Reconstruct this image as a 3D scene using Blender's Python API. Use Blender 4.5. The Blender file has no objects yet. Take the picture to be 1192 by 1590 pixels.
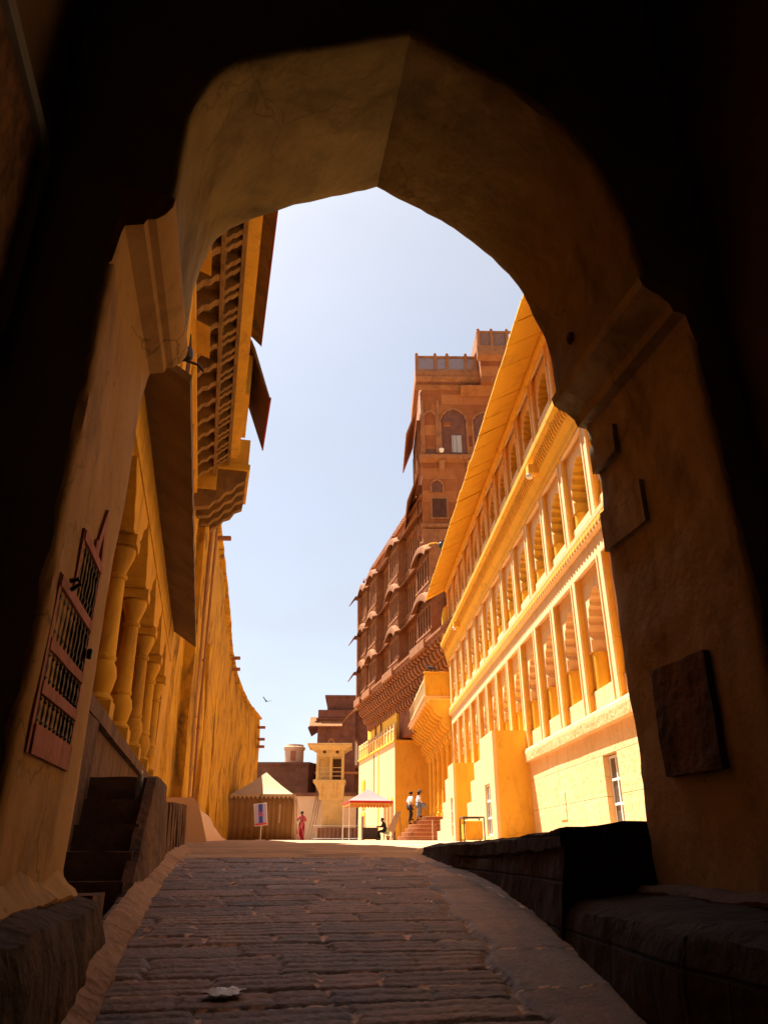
import bpy, bmesh, math, random
from math import sin, cos, pi, radians, sqrt, atan2
from mathutils import Vector, Matrix, noise
import numpy as np
random.seed(7)
sc = bpy.context.scene
COL = sc.collection

# ------------------------------------------------------------------ materials
def M(name, col, col2=None, col3=None, scale=2.0, streak=0.0, rough=0.88, bump=0.25, bscale=18.0,
      brick=None, spec=0.15, metal=0.0, stain=None, stain_scale=0.8, stain_amt=0.5, bdist=0.02, attr=None, crack=0.0, crack_scale=.8):
    m = bpy.data.materials.new(name); m.use_nodes = True
    nt = m.node_tree; N = nt.nodes; L = nt.links
    b = N['Principled BSDF']
    b.inputs['Roughness'].default_value = rough
    b.inputs['Specular IOR Level'].default_value = spec
    b.inputs['Metallic'].default_value = metal
    tc = N.new('ShaderNodeTexCoord')
    mp = N.new('ShaderNodeMapping'); L.new(tc.outputs['Object'], mp.inputs['Vector'])
    if streak: mp.inputs['Scale'].default_value = (1, 1, streak)
    no = N.new('ShaderNodeTexNoise'); no.inputs['Scale'].default_value = scale; no.inputs['Detail'].default_value = 9
    no.inputs['Roughness'].default_value = 0.62
    L.new(mp.outputs['Vector'], no.inputs['Vector'])
    cr = N.new('ShaderNodeValToRGB'); L.new(no.outputs['Fac'], cr.inputs['Fac'])
    c2 = col2 or tuple(c * 0.78 for c in col)
    cr.color_ramp.elements[0].position = 0.32; cr.color_ramp.elements[0].color = (*c2, 1)
    cr.color_ramp.elements[1].position = 0.66; cr.color_ramp.elements[1].color = (*col, 1)
    out = cr.outputs['Color']
    def mix(fac, a, bb, mode='MIX'):
        mx = N.new('ShaderNodeMix'); mx.data_type = 'RGBA'; mx.blend_type = mode
        if isinstance(fac, float): mx.inputs[0].default_value = fac
        else: L.new(fac, mx.inputs[0])
        L.new(a, mx.inputs[6])
        if isinstance(bb, tuple): mx.inputs[7].default_value = (*bb, 1)
        else: L.new(bb, mx.inputs[7])
        return mx.outputs[2]
    hgt = None
    if brick:
        bw, bh, mort, var = brick
        sx = N.new('ShaderNodeSeparateXYZ'); L.new(tc.outputs['Object'], sx.inputs[0])
        ad = N.new('ShaderNodeMath'); ad.operation = 'ADD'; L.new(sx.outputs[0], ad.inputs[0]); L.new(sx.outputs[1], ad.inputs[1])
        cb = N.new('ShaderNodeCombineXYZ'); L.new(ad.outputs[0], cb.inputs[0]); L.new(sx.outputs[2], cb.inputs[1])
        bt = N.new('ShaderNodeTexBrick'); L.new(cb.outputs[0], bt.inputs['Vector'])
        bt.inputs['Scale'].default_value = 1.0; bt.inputs['Brick Width'].default_value = bw
        bt.inputs['Row Height'].default_value = bh; bt.inputs['Mortar Size'].default_value = 0.012
        bt.inputs['Mortar Smooth'].default_value = 0.6
        bt.inputs['Color1'].default_value = (*var[0], 1); bt.inputs['Color2'].default_value = (*var[1], 1)
        bt.inputs['Mortar'].default_value = (*mort, 1)
        out = mix(1.0, out, bt.outputs['Color'], 'MULTIPLY')
        hgt = bt.outputs['Fac']
    if stain:
        mp2 = N.new('ShaderNodeMapping'); L.new(tc.outputs['Object'], mp2.inputs['Vector'])
        mp2.inputs['Scale'].default_value = (1, 1, streak if streak else 0.35)
        n2 = N.new('ShaderNodeTexNoise'); n2.inputs['Scale'].default_value = stain_scale; n2.inputs['Detail'].default_value = 12
        n2.inputs['Roughness'].default_value = 0.7; n2.inputs['Distortion'].default_value = 0.4
        L.new(mp2.outputs['Vector'], n2.inputs['Vector'])
        r2 = N.new('ShaderNodeValToRGB'); L.new(n2.outputs['Fac'], r2.inputs['Fac'])
        r2.color_ramp.elements[0].position = 0.5; r2.color_ramp.elements[0].color = (0, 0, 0, 1)
        r2.color_ramp.elements[1].position = 0.68; r2.color_ramp.elements[1].color = (stain_amt,) * 3 + (1,)
        out = mix(r2.outputs['Color'], out, stain)
    if crack:
        n4 = N.new('ShaderNodeTexNoise'); n4.inputs['Scale'].default_value = 1.7; n4.inputs['Detail'].default_value = 6; L.new(tc.outputs['Object'], n4.inputs['Vector'])
        va = N.new('ShaderNodeVectorMath'); va.operation = 'MULTIPLY_ADD'; L.new(n4.outputs['Color'], va.inputs[0]); va.inputs[1].default_value = (.9, .9, .9); L.new(tc.outputs['Object'], va.inputs[2])
        vo = N.new('ShaderNodeTexVoronoi'); vo.feature = 'DISTANCE_TO_EDGE'; vo.inputs['Scale'].default_value = crack_scale; L.new(va.outputs[0], vo.inputs['Vector'])
        r4 = N.new('ShaderNodeValToRGB'); L.new(vo.outputs['Distance'], r4.inputs['Fac'])
        r4.color_ramp.elements[0].position = 0; r4.color_ramp.elements[0].color = (crack,)*3 + (1,)
        r4.color_ramp.elements[1].position = .012; r4.color_ramp.elements[1].color = (0, 0, 0, 1)
        n5 = N.new('ShaderNodeTexNoise'); n5.inputs['Scale'].default_value = .9; L.new(tc.outputs['Object'], n5.inputs['Vector'])
        r5 = N.new('ShaderNodeValToRGB'); L.new(n5.outputs['Fac'], r5.inputs['Fac']); r5.color_ramp.elements[0].position = .48; r5.color_ramp.elements[1].position = .6
        ml = N.new('ShaderNodeMath'); ml.operation = 'MULTIPLY'; L.new(r4.outputs['Color'], ml.inputs[0]); L.new(r5.outputs['Color'], ml.inputs[1])
        out = mix(ml.outputs[0], out, tuple(c*.3 for c in col))
        n6 = N.new('ShaderNodeTexNoise'); n6.inputs['Scale'].default_value = 11; n6.inputs['Detail'].default_value = 3; L.new(tc.outputs['Object'], n6.inputs['Vector'])
        r6 = N.new('ShaderNodeValToRGB'); L.new(n6.outputs['Fac'], r6.inputs['Fac']); r6.color_ramp.elements[0].position = .70; r6.color_ramp.elements[0].color = (0,0,0,1); r6.color_ramp.elements[1].position = .76; r6.color_ramp.elements[1].color = (crack*.8,)*3 + (1,)
        out = mix(r6.outputs['Color'], out, tuple(c*.35 for c in col))
    if attr:
        at = N.new('ShaderNodeAttribute'); at.attribute_name = attr
        out = mix(1.0, out, at.outputs['Color'], 'MULTIPLY')
    L.new(out, b.inputs['Base Color'])
    if bump:
        n3 = N.new('ShaderNodeTexNoise'); n3.inputs['Scale'].default_value = bscale; n3.inputs['Detail'].default_value = 8
        L.new(tc.outputs['Object'], n3.inputs['Vector'])
        bp = N.new('ShaderNodeBump'); bp.inputs['Strength'].default_value = bump; bp.inputs['Distance'].default_value = bdist
        h = n3.outputs['Fac']
        if hgt is not None:
            sb = N.new('ShaderNodeMath'); sb.operation = 'MULTIPLY_ADD'
            L.new(hgt, sb.inputs[0]); sb.inputs[1].default_value = -1.2; L.new(n3.outputs['Fac'], sb.inputs[2]); h = sb.outputs[0]
        L.new(h, bp.inputs['Height']); L.new(bp.outputs['Normal'], b.inputs['Normal'])
    return m

MAT = {}
def defmats():
    A = MAT
    A['yellow'] = M('golden_shade_limewash', (.83, .47, .06), (.78, .43, .045), scale=1.6, bump=.2, stain=(.48, .24, .05), stain_scale=2.6, stain_amt=.5, crack=.5)  # golden tone of the shaded sides, put into the limewash colour
    A['ochre'] = M('ochre_trim', (.80, .43, .045), (.72, .37, .035), scale=2.5, bump=.15, stain=(.36, .17, .035), stain_scale=2.5, stain_amt=.45)
    A['eave'] = M('eave_slab_stone', (.80, .44, .045), (.74, .40, .035), scale=1.2, bump=.15, stain=(.45, .22, .04), stain_scale=1.5, stain_amt=.4)
    A['cream'] = M('cream_sunlit_limewash', (.84, .575, .285), (.80, .54, .255), scale=1.6, bump=.2, stain=(.60, .36, .15), stain_scale=2.6, stain_amt=.5, crack=.5)  # same limewash in cream, sunlight put into the colour
    A['rough_base'] = M('limewashed_rubble', (.84, .57, .29), (.80, .52, .24), scale=2.2, bump=.5, bscale=7, bdist=.05, brick=(2.1, .86, (.62, .5, .36), ((1, 1, 1), (.95, .92, .87))), stain=(.55, .31, .10), stain_scale=1.7, stain_amt=.45, crack=.6)
    A['oldyellow'] = M('weathered_yellow_plaster', (.60, .34, .03), (.42, .21, .02), scale=2.0, streak=.32, bump=.8, bscale=4, bdist=.1, stain=(.07, .036, .018), stain_scale=1.6, stain_amt=.95, crack=.6)
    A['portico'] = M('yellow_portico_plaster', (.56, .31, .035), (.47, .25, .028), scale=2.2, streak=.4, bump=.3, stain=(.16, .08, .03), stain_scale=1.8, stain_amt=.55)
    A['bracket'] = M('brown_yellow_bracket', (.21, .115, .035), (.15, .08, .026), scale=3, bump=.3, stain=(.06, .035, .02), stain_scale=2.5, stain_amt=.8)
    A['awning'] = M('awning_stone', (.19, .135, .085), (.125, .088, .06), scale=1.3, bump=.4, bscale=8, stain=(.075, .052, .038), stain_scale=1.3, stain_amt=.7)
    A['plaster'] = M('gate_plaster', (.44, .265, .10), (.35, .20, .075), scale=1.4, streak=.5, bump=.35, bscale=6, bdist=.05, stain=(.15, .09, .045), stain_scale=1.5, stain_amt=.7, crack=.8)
    A['soffit'] = M('dark_soffit_plaster', (.26, .19, .075), (.19, .135, .055), scale=1.1, bump=.4, bscale=5, bdist=.06, stain=(.10, .07, .032), stain_scale=1.3, stain_amt=.8, crack=.5)  # darker plaster than on the left pier
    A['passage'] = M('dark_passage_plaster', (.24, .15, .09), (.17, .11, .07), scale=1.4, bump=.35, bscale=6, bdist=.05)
    A['passage_right'] = M('right_passage_plaster', (.11, .08, .065), (.08, .058, .048), scale=1.4, bump=.35, bscale=6, bdist=.05)  # darker than the left passage wall
    A['plaster_dark'] = M('gate_shade_plaster', (.27, .26, .255), (.20, .195, .195), scale=1.4, bump=.35, bscale=6, bdist=.05)  # grey copy of the gate plaster, shade put into its colour
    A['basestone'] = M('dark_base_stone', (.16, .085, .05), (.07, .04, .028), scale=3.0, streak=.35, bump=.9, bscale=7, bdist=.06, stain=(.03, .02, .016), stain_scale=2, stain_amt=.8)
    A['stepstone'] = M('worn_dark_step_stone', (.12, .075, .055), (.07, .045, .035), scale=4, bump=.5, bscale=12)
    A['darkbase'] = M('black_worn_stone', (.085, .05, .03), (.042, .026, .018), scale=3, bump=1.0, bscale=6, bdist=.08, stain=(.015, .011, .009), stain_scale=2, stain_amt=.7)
    A['rightpier'] = M('grey_pier_plaster', (.42, .33, .215), (.30, .23, .15), scale=1.2, streak=.5, bump=.45, bscale=5, bdist=.06, stain=(.12, .08, .045), stain_scale=1.3, stain_amt=.8, crack=.7)  # greyer plaster than the left pier
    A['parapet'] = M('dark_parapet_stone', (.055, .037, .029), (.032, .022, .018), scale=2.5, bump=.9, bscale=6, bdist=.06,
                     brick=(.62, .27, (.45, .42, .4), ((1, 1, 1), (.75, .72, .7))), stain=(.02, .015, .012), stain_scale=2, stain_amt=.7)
    A['kerb'] = M('mortar_kerb', (.40, .25, .15), (.28, .16, .10), scale=5, bump=.9, bscale=10, bdist=.05, stain=(.14, .08, .055), stain_scale=3, stain_amt=.7)
    A['paving'] = M('ramp_paving', (.24, .132, .072), (.165, .09, .052), scale=7, bump=.8, bscale=34, bdist=.01, rough=.6, spec=.35, attr='tint', stain=(.07, .046, .036), stain_scale=2.4, stain_amt=.6)
    A['flag'] = M('flagstone', (.20, .125, .09), (.14, .088, .066), scale=3, bump=.5, bscale=15, rough=.75, attr='tint', stain=(.08, .05, .04), stain_scale=1.5, stain_amt=.5)
    A['plaza'] = M('plaza_paving', (.40, .255, .155), (.31, .19, .11), scale=1.2, bump=.4, bscale=10, attr='tint')
    A['earth'] = M('dry_earth', (.33, .22, .13), (.26, .17, .10), scale=.2, bump=.3)
    A['red'] = M('red_sandstone', (.36, .135, .05), (.26, .088, .034), scale=1.1, bump=.4, bscale=8, brick=(.95, .42, (.7, .66, .62), ((1, 1, 1), (.70, .62, .60))), stain=(.12, .045, .03), stain_scale=.9, stain_amt=.45)
    A['redtrim'] = M('carved_red_sandstone', (.37, .155, .062), (.27, .105, .044), scale=2.5, bump=.45, bscale=9, bdist=.05, stain=(.13, .055, .03), stain_scale=1.5, stain_amt=.5)
    A['reddark'] = M('dark_red_stone', (.185, .075, .048), (.13, .05, .035), scale=2, bump=.3, stain=(.07, .03, .02), stain_scale=1.2, stain_amt=.5)
    A['reveal'] = M('window_interior', (.085, .038, .022), (.055, .026, .016), scale=3, bump=0)
    A['tower'] = M('patchwork_red_sandstone', (.40, .142, .05), (.31, .104, .038), scale=1.5, bump=.35, bscale=9, brick=(1.7, .95, (.6, .52, .48), ((1.12, 1.15, 1.0), (.62, .48, .48))))
    A['brownblock'] = M('brown_fort_masonry', (.20, .092, .06), (.15, .068, .045), scale=.8, bump=.4, bscale=5,
                        brick=(1.3, .5, (.75, .72, .7), ((1, 1, 1), (.78, .74, .72))))
    A['creamwall'] = M('cream_rendered_wall', (.66, .46, .30), (.60, .41, .26), scale=1, bump=.2)
    A['archcream'] = M('pale_cream_arch', (.85, .58, .30), (.81, .54, .26), scale=2.5, bump=.12, stain=(.6, .36, .13), stain_scale=2.5, stain_amt=.3)  # paler than the arches of the upper storeys
    A['dullyellow'] = M('faded_ochre_render', (.56, .37, .15), (.48, .31, .12), scale=1.6, bump=.2, stain=(.3, .18, .07), stain_scale=1.6, stain_amt=.5)
    A['canvas'] = M('tan_canvas', (.43, .30, .18), (.38, .265, .155), scale=3, bump=.2, bscale=25)
    A['tentwall'] = M('brown_tent_cloth', (.25, .135, .05), (.21, .11, .04), scale=.8, bump=.3, bscale=6)
    A['pink'] = M('pink_cloth', (.52, .19, .18), (.47, .165, .16), scale=2, bump=.15)
    A['redcloth'] = M('red_fringe', (.55, .055, .04), (.45, .04, .035), scale=3, bump=.1)
    A['yelcloth'] = M('yellow_fringe', (.72, .36, .07), scale=3, bump=.1)
    A['rose'] = M('rose_painted_wood', (.46, .20, .155), (.34, .13, .10), scale=4, streak=.3, bump=.4, stain=(.09, .035, .03), stain_scale=4, stain_amt=.6)
    A['darkwood'] = M('dark_turned_wood', (.055, .03, .025), (.03, .018, .015), scale=6, bump=.3, rough=.5, spec=.4)
    A['wood'] = M('old_wood', (.30, .17, .085), (.2, .11, .055), scale=4, streak=.2, bump=.3)
    A['hoodred'] = M('weathered_red_hood', (.29, .118, .045), (.21, .08, .033), scale=2.5, bump=.35, bscale=14, stain=(.10, .045, .03), stain_scale=1.5, stain_amt=.5)
    A['lattice'] = M('grey_red_lattice', (.22, .13, .11), (.17, .10, .085), scale=4, bump=.2)
    A['bluegrey'] = M('grey_shutter_wood', (.40, .36, .36), (.33, .30, .30), scale=4, streak=.2, bump=.2)
    A['white'] = M('white_paint', (.80, .77, .72), (.74, .70, .64), scale=4, bump=.1, rough=.6)
    A['glass'] = M('dark_window_glass', (.09, .075, .065), (.06, .05, .045), scale=1, bump=0, rough=.12, spec=.6)
    A['black'] = M('black_metal', (.025, .025, .027), (.02, .02, .02), scale=5, bump=.1, rough=.45, spec=.4)
    A['steel'] = M('grey_steel', (.36, .33, .30), (.28, .25, .23), scale=5, bump=.1, rough=.45, metal=.6)
    A['rustpipe'] = M('painted_iron_pipe', (.36, .19, .07), (.26, .12, .05), scale=4, streak=.2, bump=.3)
    A['signwhite'] = M('sign_frame_white', (.78, .76, .75), scale=4, bump=0)
    A['signlilac'] = M('sign_lilac', (.42, .40, .66), (.38, .36, .62), scale=2, bump=0)
    A['signblue'] = M('sign_blue', (.065, .10, .44), scale=2, bump=0)
    A['signred'] = M('sign_red', (.68, .07, .10), scale=2, bump=0)
    A['signpink'] = M('sign_pink', (.70, .18, .30), scale=2, bump=0)
    A['skin'] = M('brown_skin', (.24, .115, .065), (.21, .10, .055), scale=8, bump=.05, rough=.6)
    A['skinl'] = M('tan_skin', (.42, .22, .13), (.38, .19, .11), scale=8, bump=.05, rough=.6)
    A['hair'] = M('black_hair', (.015, .012, .011), scale=10, bump=.3)
    A['shirt'] = M('white_cotton', (.72, .71, .72), (.66, .65, .67), scale=6, bump=.3)
    A['trousers'] = M('dark_trousers', (.03, .032, .042), scale=6, bump=.2)
    A['jeans'] = M('blue_grey_denim', (.22, .27, .35), (.18, .22, .30), scale=8, bump=.2)
    A['sari'] = M('crimson_sari', (.26, .012, .035), (.18, .008, .025), scale=6, bump=.3)
    A['magenta'] = M('magenta_blouse', (.36, .03, .07), (.48, .14, .16), scale=14, bump=.2)
    A['darkcloth'] = M('charcoal_cloth', (.035, .032, .035), scale=6, bump=.2)
    A['shoe'] = M('dark_leather', (.03, .022, .018), scale=6, bump=.1, rough=.5)
    A['feather'] = M('dark_feathers', (.05, .05, .06), (.03, .03, .035), scale=14, bump=.3)
    A['water'] = M('clear_bottle_plastic', (.60, .62, .64), (.5, .52, .55), scale=6, bump=.1, rough=.15, spec=.6)
    A['mural'] = M('faded_mural', (.30, .155, .075), (.055, .035, .03), scale=9, streak=.55, bump=.25, stain=(.04, .028, .022), stain_scale=5, stain_amt=.8)
    A['terracotta'] = M('terracotta', (.42, .17, .08), scale=5, bump=.2)
    A['leaf'] = M('potted_leaves', (.09, .13, .03), (.06, .09, .02), scale=8, bump=.2)
    A['foil'] = M('silver_foil', (.80, .78, .76), (.62, .58, .55), scale=14, bump=.6, rough=.4)
    A['crimsontrim'] = M('crimson_painted_edge', (.30, .022, .028), (.2, .02, .022), scale=4, bump=.1)
defmats()
bt = MAT['water'].node_tree.nodes['Principled BSDF']
bt.inputs['Transmission Weight'].default_value = .75

# ------------------------------------------------------------------ mesh builder
class MB:
    def __init__(s): s.v = []; s.f = []
    def add(s, vs, fs):
        o = len(s.v); s.v += [tuple(p) for p in vs]; s.f += [tuple(i + o for i in f) for f in fs]; return s
    def box(s, x0, x1, y0, y1, z0, z1):
        if x0 > x1: x0, x1 = x1, x0
        if y0 > y1: y0, y1 = y1, y0
        if z0 > z1: z0, z1 = z1, z0
        return s.add([(x0,y0,z0),(x1,y0,z0),(x1,y1,z0),(x0,y1,z0),(x0,y0,z1),(x1,y0,z1),(x1,y1,z1),(x0,y1,z1)],
              [(0,3,2,1),(4,5,6,7),(0,1,5,4),(1,2,6,5),(2,3,7,6),(3,0,4,7)])
    def hexa(s, b, t):   # bottom 4, top 4 (ccw)
        return s.add(list(b)+list(t), [(0,3,2,1),(4,5,6,7),(0,1,5,4),(1,2,6,5),(2,3,7,6),(3,0,4,7)])
    def prism(s, poly, axis, a, b):
        n = len(poly)
        def P(p, t): return {'x': (t, p[0], p[1]), 'y': (p[0], t, p[1]), 'z': (p[0], p[1], t)}[axis]
        vs = [P(p, a) for p in poly] + [P(p, b) for p in poly]
        fs = [tuple(range(n-1, -1, -1)), tuple(range(n, 2*n))]
        for i in range(n):
            j = (i+1) % n; fs.append((i, j, n+j, n+i))
        return s.add(vs, fs)
    def tube(s, pts, r, n=8, cap=True):
        pts = [Vector(p) for p in pts]; rs = r if isinstance(r, (list, tuple)) else [r]*len(pts)
        rings = []; up = Vector((0,0,1))
        for i, p in enumerate(pts):
            d = (pts[min(i+1, len(pts)-1)] - pts[max(i-1, 0)]).normalized()
            a = d.cross(up)
            if a.length < 1e-3: a = d.cross(Vector((1,0,0)))
            a.normalize(); b = a.cross(d)
            rings.append([p + (a*cos(2*pi*k/n) + b*sin(2*pi*k/n))*rs[i] for k in range(n)])
        vs = [q for R in rings for q in R]; fs = []
        for i in range(len(pts)-1):
            for k in range(n):
                j = (k+1) % n; fs.append((i*n+k, i*n+j, (i+1)*n+j, (i+1)*n+k))
        if cap: fs += [tuple(range(n-1,-1,-1)), tuple(range((len(pts)-1)*n, len(pts)*n))]
        return s.add(vs, fs)
    def lathe(s, prof, n=16, c=(0,0,0), a0=0, sq=False):
        vs = []; fs = []
        for (r, z) in prof:
            for k in range(n):
                t = a0 + 2*pi*k/n; vs.append((c[0]+r*cos(t), c[1]+r*sin(t), c[2]+z))
        for i in range(len(prof)-1):
            for k in range(n):
                j = (k+1) % n; fs.append((i*n+k, i*n+j, (i+1)*n+j, (i+1)*n+k))
        fs += [tuple(range(n-1,-1,-1)), tuple(range((len(prof)-1)*n, len(prof)*n))]
        return s.add(vs, fs)
    def loft(s, rings, closed=False, cap=False):
        n = len(rings[0]); vs = [q for R in rings for q in R]; fs = []
        for i in range(len(rings)-1):
            for k in range(n if closed else n-1):
                j = (k+1) % n; fs.append((i*n+k, i*n+j, (i+1)*n+j, (i+1)*n+k))
        if cap: fs += [tuple(range(n-1,-1,-1)), tuple(range((len(rings)-1)*n, len(rings)*n))]
        return s.add(vs, fs)
    def rough(s, amp=.015, freq=3.0, cuts=3, seed=0):
        bm = s.bm(); 
        for _ in range(cuts):
            ed = [e for e in bm.edges if e.calc_length() > .09]
            if not ed or len(bm.verts) > 60000: break
            bmesh.ops.subdivide_edges(bm, edges=ed, cuts=1, use_grid_fill=True)
        for v in bm.verts:
            p = v.co*freq + Vector((seed*7.3, seed*3.1, seed))
            d = noise.noise_vector(p) * amp + noise.noise_vector(p*3.7) * amp*.4
            v.co += d
        s.v = [tuple(v.co) for v in bm.verts]; bm.verts.index_update()
        s.f = [tuple(v.index for v in f.verts) for f in bm.faces]; bm.free(); return s
    def bm(s):
        bm = bmesh.new(); vs = [bm.verts.new(p) for p in s.v]; bm.verts.ensure_lookup_table()
        for f in s.f:
            try: bm.faces.new([vs[i] for i in f])
            except ValueError: pass
        return bm
    def build(s, name, mat, parent=None, smooth=None, bevel=0, label=None, kind=None):
        me = bpy.data.meshes.new(name)
        bm = s.bm(); bmesh.ops.remove_doubles(bm, verts=bm.verts, dist=1e-5)
        bmesh.ops.recalc_face_normals(bm, faces=bm.faces); bm.to_mesh(me); bm.free()
        me.materials.append(MAT[mat] if isinstance(mat, str) else mat)
        if smooth:
            me.polygons.foreach_set('use_smooth', [True]*len(me.polygons)); me.set_sharp_from_angle(angle=radians(smooth))
        o = bpy.data.objects.new(name, me); COL.objects.link(o)
        if parent is not None: o.parent = parent
        if bevel:
            bv = o.modifiers.new('bevel', 'BEVEL'); bv.width = bevel; bv.segments = 2; bv.limit_method = 'ANGLE'
        if label: o['label'] = label
        if kind: o['kind'] = kind
        return o

def thing(name, label, cat, loc=(0,0,0), rot=0, group=None):
    o = bpy.data.objects.new(name, None); COL.objects.link(o); o.empty_display_size = .2
    o.location = loc; o.rotation_euler = (0, 0, rot); o['label'] = label; o['category'] = cat
    if group: o['group'] = group
    return o
def tag(o, label, cat, group=None):
    o['label'] = label; o['category'] = cat
    if group: o['group'] = group
    return o
def copy_part(o, parent, loc=None):
    c = o.copy(); COL.objects.link(c); c.parent = parent
    if loc is not None: c.location = loc
    for ch in list(o.children): copy_part(ch, c)
    return c
def dup(root, loc, rot=None, label=None):
    c = root.copy(); COL.objects.link(c); c.location = loc
    if rot is not None: c.rotation_euler = (0, 0, rot)
    if label: c['label'] = label
    for ch in list(root.children): copy_part(ch, c)
    return c

GPTS = [(-12,-2.0),(-6,-.9),(0,.1),(3,.65),(4,.85),(4.65,.98),(5.6,1.12),(7.1,1.28),(9.8,1.45),(14,1.56),(20,1.66),(30,1.77),(45,1.93),(60,2.05),(120,2.3),(900,2.6)]
def gz_d(d):
    for (a, b), (c, e) in zip(GPTS, GPTS[1:]):
        if d <= c: return b + (e-b)*(d-a)/(c-a)
    return GPTS[-1][1]
def gz_s(d): return sum(gz_d(d+k*.25) for k in (-2,-1,0,1,2))/5
A11 = radians(11)
def gz(X, Y): return gz_s(Y*cos(A11) - X*sin(A11))
def W11(l, d): return (l*cos(A11) - d*sin(A11), l*sin(A11) + d*cos(A11))

def arch(y0, y1, zs, za, n=24, foils=0, bulge=.0, sharp=1.0):
    """pointed-arch outline from (y0,zs) up to the apex and down to (y1,zs)"""
    c = (y0+y1)/2; h = (y1-y0)/2; pts = []
    for i in range(n+1):
        t = i/n*pi
        x = c - h*cos(t); e = sin(t)
        z = zs + (za-zs)*((1-.18*sharp)*e**.8 + .18*sharp*(1-abs(cos(t))))
        if foils:
            b = bulge*abs(sin(foils*i/n*pi)); x += -b*cos(t)*1.0; z += b*max(.25, e)
        pts.append((x, z))
    return pts
# ------------------------------------------------------------------ ground, ramp, plaza
def grid_mesh(name, P, mat, kind='structure', tint=None, parent=None, smooth=True):
    ny, nx = P.shape[:2]
    me = bpy.data.meshes.new(name)
    idx = np.arange(ny*nx).reshape(ny, nx)
    q = np.stack([idx[:-1,:-1], idx[:-1,1:], idx[1:,1:], idx[1:,:-1]], -1).reshape(-1, 4)
    me.from_pydata(P.reshape(-1, 3).tolist(), [], q.tolist())
    if tint is not None:
        a = me.color_attributes.new('tint', 'FLOAT_COLOR', 'POINT')
        c = np.ones((ny*nx, 4), np.float32); c[:, :3] = tint.reshape(-1, 3)
        a.data.foreach_set('color', c.ravel())
    me.materials.append(MAT[mat])
    if smooth: me.polygons.foreach_set('use_smooth', [True]*len(me.polygons))
    o = bpy.data.objects.new(name, me); COL.objects.link(o)
    if kind: o['kind'] = kind
    if parent: o.parent = parent
    return o

def terrain():
    xs = np.concatenate([np.linspace(-900,-40,12), np.linspace(-30,30,25), np.linspace(40,900,12)])
    ys = np.concatenate([np.linspace(-300,-14,8), np.linspace(-12,60,60), np.linspace(70,900,20)])
    P = np.zeros((len(ys), len(xs), 3))
    for j, y in enumerate(ys):
        for i, x in enumerate(xs):
            P[j, i] = (x, y, gz(min(max(x,-30),30), y) - .16)
    grid_mesh('ground', P, 'earth')
terrain()

rng = np.random.default_rng(3)
def slab_field(L, D, row0, rowh, lo, hi, ridge, seed, off=.0):
    """height and tint for stone slabs laid in rows across the way"""
    r = np.random.default_rng(seed)
    H = np.zeros(L.shape); T = np.ones(L.shape + (3,))
    wob = .009*np.sin(L*2.1 + D*.7) + .005*np.sin(L*7.7 + 1.3) + .004*np.sin(L*19.0 + D*2)
    Dw = D + wob
    # rows with varying depth
    edges = [D.min() - .3]; 
    while edges[-1] < D.max() + .4: edges.append(edges[-1] + rowh*r.uniform(.6, 1.5))
    edges = np.array(edges); row = np.searchsorted(edges, Dw) - 1
    row = np.clip(row, 0, len(edges)-2)
    fy = (Dw - edges[row])/(edges[row+1] - edges[row]); rh = edges[row+1] - edges[row]
    for k in np.unique(row):
        m = row == k
        xs = [L.min() - r.uniform(0, .5)]
        while xs[-1] < L.max() + .1: xs.append(xs[-1] + r.uniform(lo, hi))
        xs = np.array(xs); Lw = L[m] + .015*np.sin(D[m]*23 + k) 
        c = np.clip(np.searchsorted(xs, Lw) - 1, 0, len(xs)-2)
        n = len(xs)
        dz = r.normal(0, .0028, n); tl = r.normal(0, .005, n); br = np.clip(r.normal(1, .15, n), .68, 1.4)
        warm = r.normal(0, .05, n); nr = np.maximum(1, np.round(edges[k+1]-edges[k], 3)/ridge).round()
        rid = r.uniform(.6, 1.0, n)*(r.uniform(0,1,n) > .06); ph = r.uniform(0, .3, n)
        w = xs[c+1] - xs[c]; fx = (Lw - xs[c])/w
        e = np.minimum(fx*w, (1-fx)*w); ey = np.minimum(fy[m]*rh[m], (1-fy[m])*rh[m])
        joint = np.exp(-(e/.011)**2)*(r.uniform(0, 1, n)[c] > .15) + np.exp(-(ey/.012)**2)*.9
        f = fy[m]*nr + .04*np.sin(Lw*9 + k) + .04*np.sin(Lw*23+k*2) + .03*np.sin(Lw*51+k)
        rg = np.minimum(1, 1.2*np.abs(np.sin(pi*f))**.42)
        H[m] = dz[c] + tl[c]*(fx-.5) + off + rid[c]*.014*(rg-.6) - .015*np.clip(joint, 0, 1)
        rk = r.normal(1, .09, 400)[(k*7 + np.floor(f).astype(int)*13 + c*29) % 400]
        tt = br[c]*rk*(1 - .35*np.clip(joint, 0, 1))*(1 - .5*rid[c]*(1-rg))
        T[m] = np.stack([tt*(1+warm[c]), tt, tt*(1-warm[c]*.8)], -1)
        # pale mortar left in some joints
        pale = (r.uniform(0, 1, n)[c] > .62) & (e < .013) & (np.sin(D[m]*31+k*3) > .0)
        pale2 = (ey < .010) & (np.sin(Lw*4.1 + k*1.7) > .80)
        pp = pale | pale2
        T[m] = np.where(pp[:, None], np.array([3.3, 3.3, 3.1]), T[m])
        H[m] = np.where(pp, np.maximum(H[m], -.006), H[m])
    return H, T

def flag_edge(d):  # edge between ridged slabs and the smooth border, in gate coordinates
    return np.interp(d, [0, 3.9, 6, 8.5, 10], [1.36, 1.48, 1.64, 2.0, 2.2]) + .035*np.sin(d*5.3) + .03*np.sin(d*11.7+1)

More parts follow.
